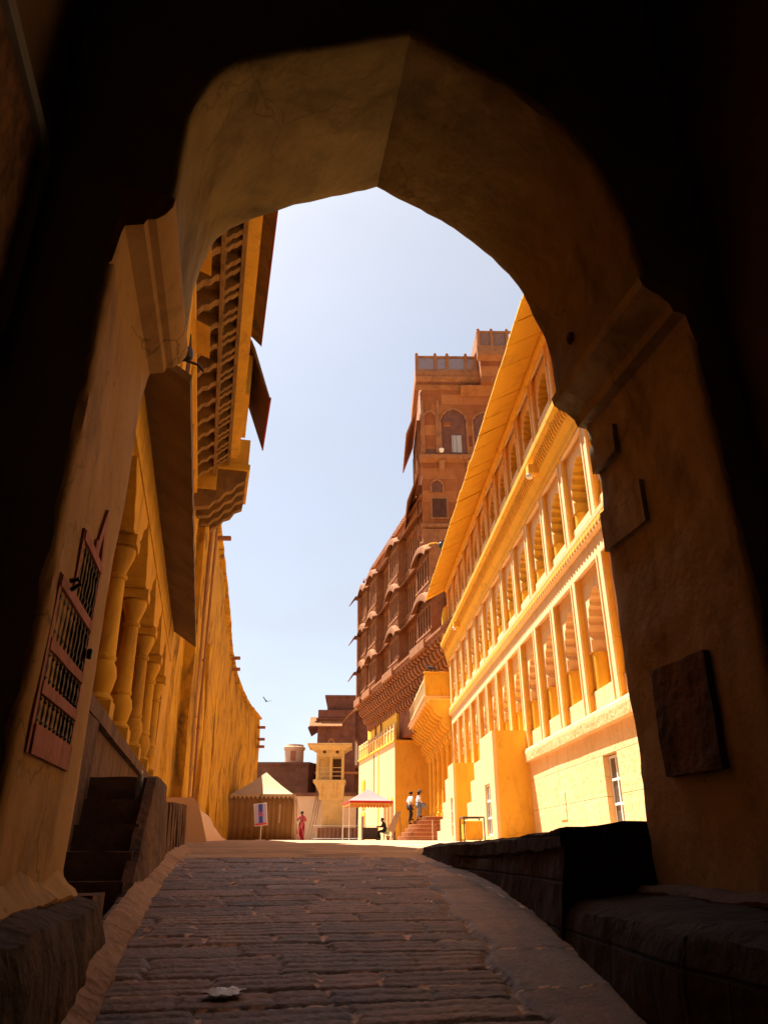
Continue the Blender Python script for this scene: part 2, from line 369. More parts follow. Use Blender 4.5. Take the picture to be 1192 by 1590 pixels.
def ramp():
    ds = np.concatenate([np.arange(-4, 3.2, .05), np.arange(3.2, 7.2, .0125), np.arange(7.2, 9.61, .02)])
    ls = np.arange(-.78, 2.62, .022)
    L, D = np.meshgrid(ls, ds)
    gp = np.array([gz_s(d) for d in ds])
    H, T = slab_field(L, D, 0, .235, .26, .85, .074, 5)
    H2, T2 = slab_field(D.T.copy(), L.T.copy(), 0, .55, .5, 1.0, 9., 8)   # smooth border flags
    H2 = H2.T; T2 = T2.transpose(1, 0, 2)
    fl = flag_edge(D); s = np.clip((L - fl)/.02, 0, 1)
    bn = np.exp(-((L - fl)/.022)**2)
    H = H*(1-s) + (H2*.6 + .004)*s - .02*bn
    T = T*(1-s[..., None]) + T2*1.08*s[..., None]
    chip = (np.sin(D*17)+np.sin(D*41+2) > .9) & (bn > .5)
    T = np.where(chip[..., None], 2.1, T)
    nz = rng.normal(0, .0016, H.shape); T = T*np.clip(rng.normal(1, .07, H.shape), .7, 1.4)[..., None]
    P = np.stack([L, D, gp[:, None] + H + nz], -1)
    root = thing('ramp_frame', 'x', 'x'); COL.objects.unlink(root); bpy.data.objects.remove(root)
    c, s_ = cos(A11), sin(A11)
    Pw = P.copy(); Pw[..., 0] = P[..., 0]*c - P[..., 1]*s_; Pw[..., 1] = P[..., 0]*s_ + P[..., 1]*c
    grid_mesh('ramp', Pw, 'paving', tint=T)
ramp()

def plaza():
    ds = np.concatenate([np.arange(9.6, 30, .06), np.arange(30, 75, .2), np.arange(75, 125, 1)])
    ls = np.concatenate([np.arange(-9, -1.5, .25), np.arange(-1.5, 4, .1), np.arange(4, 34, .5)])
    L, D = np.meshgrid(ls, ds)
    H, T = slab_field(L, D, 0, .45, .5, 1.2, .15, 15)
    H *= np.interp(D, [9, 16, 30, 60], [1, .9, .6, .2]); T = 1 + (T-1)*.75
    T = np.clip(T, .6, 1.4)
    gp = np.array([gz_s(d) for d in ds])
    c, s_ = cos(A11), sin(A11)
    Z = gp[:, None] + H
    grid_mesh('plaza', np.stack([L*c - D*s_, L*s_ + D*c, Z], -1), 'plaza', tint=T)
plaza()

G = lambda name, label, cat, **k: thing(name, label, cat, (0,0,0), A11, **k)   # gate frame

# kerb of mortar along the left of the ramp
def kerb():
    rings = []
    for d in np.arange(-3.9, 12.2, .12):
        z = gz_s(d); w = .02*noise.noise((d*2.1, 0, 0)); l0 = -.60 + w + .03*noise.noise((d*5, 3, 0))
        h = .05 + .018*noise.noise((d*2.7, 9, 1))
        rings.append([(-.70, d, z-.1), (-.70, d, z+h+.03), (-.645+w, d, z+h+.02), (l0+.02, d, z+h*.7), (l0+.075, d, z+.012), (l0+.09, d, z-.1)])
    mb = MB().loft(rings, closed=True, cap=True); mb.rough(.008, 6, 1, 4)
    o = mb.build('kerb', 'kerb', smooth=50, kind='structure'); o.rotation_euler = (0,0,A11)
kerb()

# small scrap of foil lying on the slabs
def scrap():
    mb = MB(); r = random.Random(4); n = 12; rings = []
    for j in range(5):
        rings.append([(.10*(j/2-1)*(1+.1*r.random()) , .0, 0) for _ in range(1)])
    P = np.zeros((9, 9, 3))
    for j in range(9):
        for i in range(9):
            u, v = (i/8-.5), (j/8-.5); u, v = u*sqrt(max(0, 1-v*v*1.9)), v*sqrt(max(0, 1-u*u*1.9)); e = 1 + .55*noise.noise((u*9, v*9, 2))
            P[j, i] = (u*.17*e, v*.13*e, .012 + .012*noise.noise((u*9, v*14, 5)))
    o = grid_mesh('foil_scrap', P, 'foil', kind=None); o.modifiers.new('t', 'SOLIDIFY').thickness = .004
    l, d = .03, 4.22; x, y = W11(l, d); o.location = (x, y, gz_s(d)+.012)
    o.rotation_euler = (radians(9), 0, A11+.2)
    tag(o, 'crumpled silvery scrap lying on the ridged slabs of the ramp', 'scrap')
scrap()

# ------------------------------------------------------------------ the gateway we look through
PROF = [(-.915,-2.2),(-.915,.2),(-.915,1.0),(-.915,1.8),(-.92,2.6),(-.925,3.4),(-.925,4.2),(-.93,4.86),(-.92,5.03),(-.66,5.12),
        (-.662,5.25),(-.66,5.5),(-.655,5.7),(-.635,5.93),(-.597,6.13),(-.53,6.34),(-.42,6.49),(-.254,6.63),(-.03,6.77),(.2,6.89),(.53,7.08),(.76,7.2),(.875,7.27),
        (1.02,7.2),(1.29,7.06),(1.55,6.91),(1.78,6.75),(1.97,6.58),(2.11,6.40),(2.235,6.2),(2.32,5.98),(2.39,5.75),(2.43,5.5),(2.45,5.25),(2.46,5.09),(2.75,4.98),(2.755,4.8),
        (2.75,4.2),(2.75,3.4),(2.75,2.6),(2.755,1.8),(2.76,1.0),(2.76,.2),(2.76,-2.2)]
def densify(P, step):
    out = []
    for a, b in zip(P, P[1:]):
        n = max(1, int(sqrt((a[0]-b[0])**2+(a[1]-b[1])**2)/step))
        for i in range(n): out.append((a[0]+(b[0]-a[0])*i/n, a[1]+(b[1]-a[1])*i/n))
    return out + [P[-1]]
def gateway():
    root = G('arched_gateway', 'dark plastered pointed gateway arch framing the whole view, passage walls in shadow', 'gateway')
    pr = densify(PROF, .07); n = len(pr)
    N0, N1 = 3.4, 4.88
    # the outline's normals, for plaster unevenness
    rings = []
    ds = [N0, N0+.012, N0+.04] + list(np.linspace(N0+.12, N1-.12, 16)) + [N1-.04, N1-.012, N1]
    for d in ds:
        R = []
        edge = {0: .03, 1: .012, 2: 0}.get(min(ds.index(d), len(ds)-1-ds.index(d)), 0)
        for i, (l, z) in enumerate(pr):
            a = pr[max(i-1, 0)]; b = pr[min(i+1, n-1)]; t = Vector((b[0]-a[0], b[1]-a[1])).normalized(); nn = Vector((-t.y, t.x))
            q_ = 1.0 if z > 4.6 or l > 0 else .45
            k = q_*(.022*noise.noise((l*1.6, d*1.6, z*1.6)) + .010*noise.noise((l*5, d*5, z*5)))
            k += edge*(1 + .8*noise.noise((l*9, d, z*9)))
            ch = noise.noise((l*3.3+d*2, 7.7, z*3.3))
            if edge and ch > .25: k += (ch-.25)*.06
            R.append((l + nn.x*k, d + .012*noise.noise((l*2, 5, z*2)), z + nn.y*k))
        rings.append(R)
    def face(R, dd):
        return [(-3.4, dd, -2.2), (-3.4, dd, 12), (8, dd, 12), (8, dd, -2.2)] + R[::-1]
    i0 = min(range(n), key=lambda i: abs(pr[i][0]+.66)+abs(pr[i][1]-5.12)); i1 = min(range(n), key=lambda i: abs(pr[i][0]-2.46)+abs(pr[i][1]-5.09))
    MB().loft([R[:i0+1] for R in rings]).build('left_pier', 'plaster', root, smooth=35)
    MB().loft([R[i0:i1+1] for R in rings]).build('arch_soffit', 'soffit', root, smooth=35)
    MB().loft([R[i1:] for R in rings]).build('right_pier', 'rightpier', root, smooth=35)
    b = MB(); vs = face(rings[-1], N1); b.add(vs, [tuple(range(len(vs)))]); b.build('arch_back', 'plaster', root)
    f = MB(); vs = face(rings[0], N0); f.add(vs, [tuple(range(len(vs)))])
    f.build('arch_front', 'plaster_dark', root)
    f = MB(); f.box(-3.41, 8.01, N0+.02, N1-.02, 11.9, 12.2); f.build('wall_top', 'plaster', root)
    # passage around the camera
    def wallp(l, sgn, name):
        rr = []
        for d in np.linspace(-5, 3.5, 30):
            rr.append([(l + .03*noise.noise((d*1.3, z*1.3, l)), d, z) for z in np.linspace(-2.2, 9.2, 30)])
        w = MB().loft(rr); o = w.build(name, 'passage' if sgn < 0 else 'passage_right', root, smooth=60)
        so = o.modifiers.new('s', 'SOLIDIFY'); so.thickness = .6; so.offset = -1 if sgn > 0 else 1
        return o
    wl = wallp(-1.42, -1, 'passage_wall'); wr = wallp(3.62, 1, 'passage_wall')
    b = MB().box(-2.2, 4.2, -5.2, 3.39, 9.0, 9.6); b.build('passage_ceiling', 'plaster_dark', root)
    b = MB().box(-2.2, 4.2, -5.8, -5.1, -2.2, 9.6); b.build('passage_light_block', 'plaster_dark', root)  # unseen wall added to close the passage and keep daylight out
    # imposts
    for side in (0, 1):
        if side == 0:
            P = [(-.99,4.55),(-.935,4.62),(-.915,4.84),(-.905,4.90),(-.80,4.93),(-.785,4.975),(-.735,4.985),(-.69,5.03),(-.652,5.10),(-.645,5.17),(-.70,5.2),(-.99,5.2)]
        else:
            P = [(2.83,4.5),(2.765,4.60),(2.742,4.76),(2.735,4.82),(2.65,4.835),(2.63,4.90),(2.56,4.965),(2.50,4.99),(2.453,5.03),(2.44,5.10),(2.50,5.13),(2.83,5.13)]
        mb = MB(); ds = list(np.linspace(N0+.002, N1+.03, 8))
        mb.loft([[(l, d, z + .006*noise.noise((d*.8, 4, 3))) for l, z in P] for d in ds], closed=True, cap=True)
        mb.build('impost', 'plaster' if side == 0 else 'rightpier', root, smooth=30)
    # plinths with a worn ledge
    def plinth(rows, name, mat='darkbase'):
        mb = MB(); mb.loft(rows, closed=True, cap=True); mb.rough(.028, 2.8, 3, 3); return mb.build(name, mat, root, smooth=50)
    rows = []
    for d in np.linspace(3.3, 4.98, 12):
        lb = 1.95 + .115*(d-3.6); w = .02*noise.noise((d*3, 0, 0)); z = gz_s(d); rows.append([(lb, d, -.5), (lb+w, d, z+.02), (lb+.02+w, d, 1.10), (lb+.05+w, d, 1.20), (lb+.14, d, 1.25), (2.60, d, 1.27), (2.66, d, 1.31), (2.84, d, 1.325), (2.9, d, -.5)])
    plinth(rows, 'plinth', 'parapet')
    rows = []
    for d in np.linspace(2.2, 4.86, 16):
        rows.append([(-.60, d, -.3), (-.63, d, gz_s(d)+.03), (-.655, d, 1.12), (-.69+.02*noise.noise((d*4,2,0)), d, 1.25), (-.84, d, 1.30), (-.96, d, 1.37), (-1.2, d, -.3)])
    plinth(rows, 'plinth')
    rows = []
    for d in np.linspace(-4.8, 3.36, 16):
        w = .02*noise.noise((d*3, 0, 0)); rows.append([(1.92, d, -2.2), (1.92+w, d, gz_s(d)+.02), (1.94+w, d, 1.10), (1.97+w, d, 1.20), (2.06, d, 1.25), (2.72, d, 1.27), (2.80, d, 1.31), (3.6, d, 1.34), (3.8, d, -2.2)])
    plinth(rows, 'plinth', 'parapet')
    for (a, b_, l0, l1, z0, z1) in ((3.36, 4.87, 2.60, 2.80, 1.275, 1.335), (-4.6, 3.30, 2.74, 3.63, 1.295, 1.345)):
        mb = MB().prism([(l0, z0), (l1, z0), (l1, z1), (l0+.05, z1), (l0, z1-.04)], 'y', a, b_); mb.rough(.018, 3.5, 5, 2); mb.build('ledge', 'stepstone', root, smooth=45)
    mb = MB().loft([[(l + .022*noise.noise((d*3.1, l*9, z*9)) + .012*noise.noise((d*9, l*5, z*3)), d, z + .016*noise.noise((d*4.3, z*7, 2)) + .01*noise.noise((d*11, l*5, 4))) for l, z in [(-.99, 1.28), (-.91, 1.28), (-.84, 1.285), (-.825, 1.31), (-.845, 1.335), (-.88, 1.365), (-.905, 1.40), (-.93, 1.44), (-.99, 1.45)]] for d in np.linspace(2.2, 4.9, 70)], closed=True, cap=True); mb.build('ledge', 'plaster', root, smooth=45)
    # stones let into the right pier
    mb = MB().box(2.705, 2.80, 4.22, 4.84, 3.655, 3.985); mb.rough(.006, 5, 3, 1); mb.build('set_stone', 'rightpier', root, smooth=40)
    mb = MB().box(2.70, 2.80, 4.46, 4.85, 4.345, 4.605); mb.rough(.014, 6, 4, 2); mb.build('set_stone', 'rightpier', root, smooth=40, label='rough broken stone jutting from pier')
    mb = MB().box(2.70, 2.80, 3.86, 4.46, 1.955, 2.63); mb.rough(.014, 4, 4, 5); mb.build('wall_plaque', 'basestone', root, smooth=40)
    # putlog hole and mural
    mb = MB(); mb.prism([(2.25,5.27),(3.3,5.30),(3.31,4.95),(3.45,3.3),(2.6,3.3)][:0] or [(1.6,5.25),(2.42,5.26),(3.27,5.235),(3.29,4.0),(2.9,3.4),(1.6,3.4)], 'x', -1.46, -1.40)
    mb.build('mural_panel', 'mural', root)
    fr = MB()
    P = [(1.6,5.25),(2.42,5.26),(3.27,5.235),(3.29,4.0),(2.9,3.4)]
    for a, b_ in zip(P, P[1:]):
        fr.tube([(-1.385, a[0], a[1]), (-1.385, b_[0], b_[1])], .045, 6)
    fr.build('mural_border', 'plaster_dark', root, smooth=40)
    mb = MB().lathe([(.035,-.03),(.05,0),(.035,.05)], 8, (2.437, 4.42, 5.36)); mb.build('putlog_hole', 'reveal', root)
    return root
gateway()

# rose painted lattice screen fixed on the left pier
def screen():
    root = G('lattice_screen', 'rose painted spindle screen with stepped top on the left pier', 'screen')
    x0, x1 = -.96, -.908
    Y0, Y1 = 3.60, 4.44
    mb = MB().prism([(Y0,1.93),(Y1,1.93),(Y1,2.06),(Y0,2.06)], 'x', x0, x1+.01); mb.rough(.004, 6, 2); mb.build('bottom_board', 'rose', root)
    for z, a, b in ((2.225, Y0, Y1), (2.43, Y0, Y1), (2.735, Y0-.03, Y1), (3.10, 3.86, Y1)):
        mb = MB().box(x0, x1+.006, a, b, z-.028, z+.028); mb.rough(.004, 7, 2, z); mb.build('rail', 'rose', root, label='broad chipped upper rail' if z > 3 else None)
    mb = MB().prism([(4.17,3.10),(4.26,3.10),(4.335,3.30),(4.40,3.10),(4.45,3.10),(4.35,3.47)], 'x', x0, x1); mb.build('pointed_head', 'rose', root)
    for y, za, zb in ((Y0-.02, 1.93, 2.77), (3.87, 2.73, 3.13), (Y1, 1.93, 3.13), (4.2, 3.1, 3.2)):
        MB().box(x0, x1, y-.022, y+.022, za, zb).build('stile', 'rose', root)
    def spin(y, za, zb):
        h = zb-za; MB().lathe([(.011,0),(.011,h*.1),(.018,h*.16),(.010,h*.24),(.017,h*.5),(.010,h*.76),(.018,h*.84),(.011,h*.9),(.011,h)], 8, (-.922, y, za)).build('spindle', 'darkwood', root, smooth=40)
    for za, zb, a, b, n in ((2.06,2.2,Y0,Y1,9),(2.25,2.405,Y0,Y1,9),(2.455,2.71,Y0,Y1,9),(2.76,3.075,3.87,Y1,7)):
        for k in range(n): spin(a + (b-a)*(k+.5)/n, za, zb)
    MB().box(-.97, -.925, Y0, Y1, 2.05, 2.75).add([], []).build('backing_panel', 'reveal', root)
    MB().box(-.97, -.925, 3.87, Y1, 2.75, 3.1).build('backing_panel', 'reveal', root)
    MB().tube([(-.87, 3.57, 2.73), (-.83, 3.575, 2.745), (-.82, 3.58, 2.72), (-.86, 3.585, 2.69)], .012, 6).build('iron_ring', 'black', root, smooth=60)
    MB().box(-.90, -.87, 4.38, 4.42, 2.54, 2.60).build('iron_bolt', 'black', root, bevel=.01)
screen()
# ------------------------------------------------------------------ portico building on the left (frame turned 13 degrees)
A13 = radians(13)
def W13(l, d): return (l*cos(A13) - d*sin(A13), l*sin(A13) + d*cos(A13))
def portico_building():
    root = thing('portico_building', 'tall yellow building on the left with columned portico and bracketed upper storey', 'building', (0,0,0), A13)
    F = -1.25
    mb = MB().box(-6, F+.02, 5.4, 21.3, -.5, 2.74); mb.build('plinth_wall', 'basestone', root)
    mb = MB().box(-3.6, F+.10, 5.4, 20.2, 2.742, 2.90); mb.rough(.012, 4, 4, 2); mb.build('floor_coping', 'basestone', root, smooth=40)
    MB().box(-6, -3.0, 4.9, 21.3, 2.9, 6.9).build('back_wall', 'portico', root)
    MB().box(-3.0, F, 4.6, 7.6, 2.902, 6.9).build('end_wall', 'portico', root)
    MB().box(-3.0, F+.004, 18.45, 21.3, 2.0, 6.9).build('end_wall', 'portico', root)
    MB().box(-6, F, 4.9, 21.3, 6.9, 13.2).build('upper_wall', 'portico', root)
    MB().box(-1.62, F-.02, 7.6, 19.6, 5.92, 6.9).build('beam', 'portico', root)
    MB().box(-1.56, F+.05, 7.6, 19.6, 5.98, 6.10).build('beam_moulding', 'portico', root)
    ys = [9.25, 11.5, 13.7, 15.9, 18.0]
    # columns
    def column(y):
        c = MB()
        c.box(-1.55, -1.17, y-.19, y+.19, 2.90, 3.12)
        c.lathe([(.17,.22),(.19,.25),(.17,.28),(.135,.31),(.16,.40),(.185,.52),(.165,.64),(.13,.70),(.15,.73),(.15,.76),(.135,.78),(.105,1.72),(.10,1.74)], 12, (-1.36, y, 2.90), pi/12)
        c.lathe([(.10,1.74),(.13,1.76),(.13,1.80),(.10,1.82),(.12,1.9),(.175,2.05),(.19,2.14),(.16,2.18)], 12, (-1.36, y, 2.90), pi/12)
        c.box(-1.56, -1.16, y-.2, y+.2, 5.08, 5.22)
        o = c.build('column', 'portico', root, smooth=35, bevel=.008)
        b = MB()
        for s in (-1, 1):
            b.prism([(y, 5.222), (y+s*.36, 5.222), (y+s*.40, 5.34), (y+s*.58, 5.46), (y+s*.66, 5.62), (y+s*.95, 5.78), (y+s*1.02, 5.92), (y, 5.92)], 'x', -1.52, -1.2)
        b.build('bracket', 'portico', o, bevel=.01)
    for y in ys: column(y)
    # wide stone awning on the facade
    a = MB(); rings = []
    for y in np.linspace(7.35, 20.0, 40):
        sag = .03*noise.noise((y*.9, 1, 1)); e = .015*noise.noise((y*3, 4, 1))
        rings.append([(F-.1, y, 7.08), (-.62+e, y, 6.58+sag), (-.63+e, y, 6.48+sag), (F-.1, y, 6.96)])
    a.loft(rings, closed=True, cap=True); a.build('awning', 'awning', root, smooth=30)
    # pilaster strips and panels above the awning
    for y in (9.4, 12.0, 14.6, 17.2, 19.8):
        MB().box(F, F+.05, y-.13, y+.13, 7.1, 11.9).build('pilaster', 'portico', root)
    MB().box(F, F+.09, 5, 21.25, 11.72, 11.95).build('string_course', 'portico', root)
    # hoods on the small upper windows
    for y in (10.2, 12.9):
        b = MB().prism([(F+.04, 11.80), (F+.40, 11.66), (F+.40, 11.70), (F+.04, 11.86)], 'y', y+.0, y+1.1); b.build('window_hood', 'portico', root)
        MB().box(F+.001, F+.02, y+.2, y+.9, 10.6, 11.6).build('window', 'reveal', root)
    # projecting storey on stepped brackets
    MB().box(-.72, -.64, 7, 21.2, 12.36, 12.54).build('bracket_beam', 'bracket', root)
    MB().box(-.33, -.25, 7, 21.2, 12.80, 12.97).build('bracket_beam', 'bracket', root)
    for k in range(17):
        y = 8.2 + k*.78
        b = MB()
        b.prism([(F, 11.95), (F+.12, 12.02), (F+.20, 12.16), (F+.34, 12.2), (F+.44, 12.34), (-.66, 12.40), (-.66, 12.62), (F, 12.62)], 'y', y-.10, y+.10)
        for q in (-.14, .14):
            b.prism([(-.70, 12.5), (-.58, 12.56), (-.52, 12.66), (-.44, 12.70), (-.36, 12.80), (-.26, 12.84), (-.26, 13.02), (-.70, 13.02)], 'y', y+q-.07, y+q+.07)
        b.build('bracket', 'bracket', root, bevel=.008)
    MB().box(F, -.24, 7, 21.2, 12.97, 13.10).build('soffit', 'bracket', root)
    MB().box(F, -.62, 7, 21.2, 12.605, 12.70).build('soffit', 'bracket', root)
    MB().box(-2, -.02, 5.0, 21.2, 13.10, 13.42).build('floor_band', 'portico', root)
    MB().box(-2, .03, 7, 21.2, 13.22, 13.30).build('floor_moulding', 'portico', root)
    MB().box(-6, -.06, 5.0, 21.2, 13.42, 16.6).build('projecting_storey', 'portico', root)  # near end and top extended to keep sun off the gate pier
    for k in range(6):
        y = 8.9 + k*2.1
        w = MB().box(-.058, .02, y, y+1.3, 13.5, 14.5); w.build('window_panel', 'portico', root, bevel=.01)
        MB().box(-.057, .022, y+.15, y+1.15, 13.62, 14.35).build('window_void', 'reveal', root)
    # chajja with crimson edge
    b = MB().prism([(-.06, 15.35), (.34, 14.96), (.34, 15.01), (-.06, 15.45)], 'y', 5.0, 17.6); b.build('upper_eave', 'bracket', root)  # lengthened and widened to block sun on the gate pier
    MB().box(.34, .365, 5.0, 17.6, 14.945, 15.035).build('eave_edge', 'crimsontrim', root)
    b = MB().prism([(.0, 15.1), (.16, 14.75), (.72, 13.2), (.745, 13.22), (.2, 14.9), (.05, 15.25)], 'y', 17.7, 20.6); b.build('oriel_hood', 'bracket', root)
    MB().prism([(.72, 13.16), (.765, 13.16), (.765, 13.27), (.72, 13.27)], 'y', 17.68, 20.62).build('eave_edge', 'crimsontrim', root)
    MB().box(-.06, .16, 17.9, 20.4, 13.42, 14.8).build('oriel', 'portico', root)
    # end oriel with its own brackets
    MB().box(-.60, .36, 21.4, 24.0, 13.0, 13.95).build('end_oriel', 'portico', root, bevel=.02)
    MB().box(-.64, .42, 21.35, 24.05, 12.78, 12.998).build('end_oriel_band', 'portico', root, bevel=.02)
    for k in range(4):
        y = 21.6 + k*.72
        b = MB().prism([(F-.2, 11.3), (-.75, 11.42), (-.62, 11.62), (-.45, 11.7), (-.30, 11.95), (-.08, 12.05), (.06, 12.3), (.3, 12.42), (.34, 12.78), (F-.2, 12.78)], 'y', y-.13, y+.13); b.build('bracket', 'bracket', root, bevel=.01)
    MB().box(F-.4, -.6, 21.32, 24.2, 12.0, 13.9).build('oriel_back_wall', 'portico', root)
    # cable with floodlight
    return root
portico_building()

def flood_left():
    root = G('floodlight', 'small dark floodlight on a bent arm above the left awning', 'floodlight')
    root.rotation_euler = (0, 0, A13)
    MB().tube([(-1.22, 8.1, 7.35), (-1.0, 8.12, 7.30), (-.8, 8.15, 7.36), (-.62, 8.1, 7.28), (-.55, 8.15, 7.22)], .018, 7).build('bent_arm', 'black', root, smooth=60)
    MB().lathe([(.02,.10),(.065,.08),(.08,0),(.075,-.07),(.03,-.09)], 12, (-.78, 8.12, 7.44)).build('lamp_head', 'black', root, smooth=50)
flood_left()

# stone stairs up to the portico
def stairs():
    root = G('stone_stairs', 'dark worn stone steps climbing to the portico behind the left pier', 'stairs')
    mb = MB().box(-1.36, -.77, 5.0, 6.45, .3, 1.10); mb.rough(.012, 4, 3, 1); mb.build('landing', 'basestone', root, smooth=40)
    for k in range(5):
        z = 1.10 + .21*k; d = 6.45 + .27*k
        mb = MB().box(-1.36, -.77, d, d+.30 if k < 4 else 9.2, z-.6, z+.21); mb.rough(.008, 5, 3, k); mb.build('step', 'stepstone', root, smooth=40)
    # side wall toward the ramp, with slots
    rings = []
    for d in list(np.linspace(4.87, 6.2, 10)) + list(np.linspace(6.3, 8.45, 22)):
        z = gz_s(d); top = float(np.interp(d, [4.8, 6.2, 6.5, 6.9, 7.45, 8.5], [1.11, 1.12, 1.25, 1.62, 2.16, 2.16]))
        rings.append([(-.62, d, z-.3), (-.64, d, z+.05), (-.70, d, top-.03), (-.715, d, top), (-.80, d, top), (-.80, d, z-.3)])
    mb = MB().loft(rings, closed=True, cap=True); mb.rough(.010, 3, 2, 8); mb.build('side_wall', 'basestone', root, smooth=40)
    mb = MB().box(-1.00, -.74, 4.90, 5.35, .3, 1.30); mb.rough(.012, 4, 3, 3); mb.build('end_block', 'basestone', root, smooth=40)
    mb = MB().box(-1.9, -1.30, 4.95, 7.4, .3, 2.62); mb.rough(.02, 2, 3, 4); mb.build('flank_wall', 'basestone', root, smooth=40)
    return root
stairs()
def slot_wall():
    root = G('slotted_wall', 'low brown stone wall with upright slots beside the steps', 'wall')
    for k in range(8):
        y = 8.6 + k*.52
        zt = 2.0+.02*k; mb = MB().hexa([(-.86,y,.8),(-.64,y,.8),(-.64,y+.34,.8),(-.86,y+.34,.8)], [(-.86,y,zt),(-.70,y,zt),(-.70,y+.34,zt),(-.86,y+.34,zt)]); mb.rough(.012, 4, 3, k); mb.build('slab', 'basestone', root, smooth=40)
    MB().box(-.90, -.82, 8.55, 12.7, .8, 1.92).build('backing', 'stepstone', root)
slot_wall()
def bottle():
    root = thing('water_bottle', 'clear plastic water bottle left on the dark stone steps', 'bottle')
    x, y = W11(-.86, 7.42); root.location = (x, y, 1.952)
    MB().lathe([(.030,0),(.036,.008),(.036,.06),(.033,.07),(.036,.08),(.036,.15),(.028,.19),(.013,.215),(.013,.228)], 16).build('bottle_body', 'water', root, smooth=40)
    MB().lathe([(.015,.222),(.016,.225),(.016,.242),(.014,.245)], 12).build('cap', 'white', root, smooth=40)
bottle()

# ------------------------------------------------------------------ long weathered wall on the left
WPATH = [(-6.5,18.5,15.2),(-6.05,20.3,15.2),(-6.6,24,15.2),(-7.6,30,15.1),(-8.3,35,14.6),(-8.65,38.5,13.4),(-8.95,41.5,12.0),(-9.15,44.5,11.2),(-9.22,47,10.75),(-9.2,50,10.3),(-8.95,53.6,9.95),(-9.4,54.2,9.9),(-14,55.5,9.9)]
def smooth_path(P, n):
    P = np.array(P); t = np.linspace(0, len(P)-1, n); return [tuple(np.interp(q, range(len(P)), P[:, k]) for k in range(3)) for q in t]
def left_wall():
    root = thing('fort_wall', 'tall curving yellow wall with dark streaks leading to the tan tent', 'wall')
    pts = smooth_path(WPATH, 180); mb = MB(); rings = []
    for i, (x, y, h) in enumerate(pts):
        a = pts[max(i-1, 0)]; b = pts[min(i+1, len(pts)-1)]; t = Vector((b[0]-a[0], b[1]-a[1])).normalized(); n = Vector((t.y, -t.x))
        R = []; zb = 1.2
        for j in range(41):
            z = zb + (h-zb)*j/40
            k = .16*noise.noise((x*.35, y*.35, z*.3)) + .07*noise.noise((x*1.3, y*1.3, z*.5)) + .035*noise.noise((x*3, y*3, z*1.5)) + .25*(1-j/40)
            if j == 40: k -= .05
            R.append((x+n.x*k, y+n.y*k, z + (.06*noise.noise((x*1.1, y*1.1, 3)) if j == 40 else 0)))
        R.append((x-n.x*1.2, y-n.y*1.2, h)); R.append((x-n.x*1.2, y-n.y*1.2, zb))
        rings.append(R)
    mb.loft(rings, closed=True, cap=True); mb.build('wall_face', 'oldyellow', root, smooth=45)
    # battered cream footing along the near stretch
    rings = []
    for (x, y, h) in smooth_path([(-5.35,20.6,1),(-6.35,25,1),(-7.2,30,1),(-7.95,35,1),(-8.35,38.5,1)], 40):
        z = 1.62 + .01*(y-20); top = 3.0 + .22*noise.noise((y*.5, 0, 4)) - .9*max(0, (y-33)/6)
        top = 2.75 + .10*noise.noise((y*.4, 0, 4)) - .7*max(0, (y-32)/7); rings.append([(x+.75, y, z-.3), (x+.72, y, z+.1), (x+.45, y, top-.15), (x+.3, y, top), (x-.8, y, top), (x-.8, y, z-.3)])
    mb = MB().loft(rings, closed=True, cap=True); mb.rough(.03, 1.2, 1, 3); mb.build('footing', 'creamwall', root, smooth=45)
    # coping courses on the high part
    rings = []
    for (x, y, h) in smooth_path(WPATH[1:11], 80): rings.append([(x+.12, y, h-.02), (x+.16, y, h+.08), (x-.4, y, h+.16), (x-.9, y, h+.1), (x-.9, y, h-.02)])
    MB().loft(rings, closed=True, cap=True).rough(.03, 1.5, 1, 9).build('coping', 'oldyellow', root, smooth=45)
    # rain spouts
    for (x, y, z) in ((-7.45, 30.6, 14.45), (-8.95, 42.5, 11.75), (-9.0, 43.0, 11.2), (-8.85, 53.0, 9.3), (-8.85, 53.1, 8.5), (-8.85, 53.1, 8.0)):
        mb = MB().box(x-.6, x+.42, y-.1, y+.1, z-.09, z+.09); mb.build('rain_spout', 'redtrim', root, bevel=.015)
    # down pipes and buttress ribs
    def pipe(x, y, zt, r, name='down_pipe'):
        mb = MB().tube([(x+.30, y, 1.5), (x+.30, y, 3.2), (x+.22, y, 6), (x+.14, y, zt)], r, 8); mb.build(name, 'rustpipe', root, smooth=60)
        for z in (3, 5.5, 8): MB().lathe([(r+.01,-.05),(r+.03,-.03),(r+.03,.03),(r+.01,.05)], 10, (x+.30-.012*(z-3)*2, y, z)).build('pipe_collar', 'rustpipe', root, smooth=50)
    pipe(-6.55, 24.6, 14.4, .075); pipe(-7.0, 27.2, 14.2, .05)
    for (x, y, w, h) in ((-6.15, 22.6, .32, 11.6), (-7.62, 30.9, .3, 9.5), (-8.45, 36.6, .35, 8.5), (-8.92, 40.4, .3, 8.2)):
        mb = MB(); mb.hexa([(x-.4,y-w,1.4),(x+.38,y-w,1.4),(x+.38,y+w,1.4),(x-.4,y+w,1.4)], [(x-.4,y-w*.8,h),(x+.12,y-w*.8,h),(x+.12,y+w*.8,h),(x-.4,y+w*.8,h)])
        mb.rough(.05, 1.1, 3, 2); mb.build('buttress', 'oldyellow', root, smooth=45)
    MB().box(-6.95, -6.50, 26.2, 26.75, 1.9, 3.1).build('niche', 'reveal', root)
    return root
left_wall()
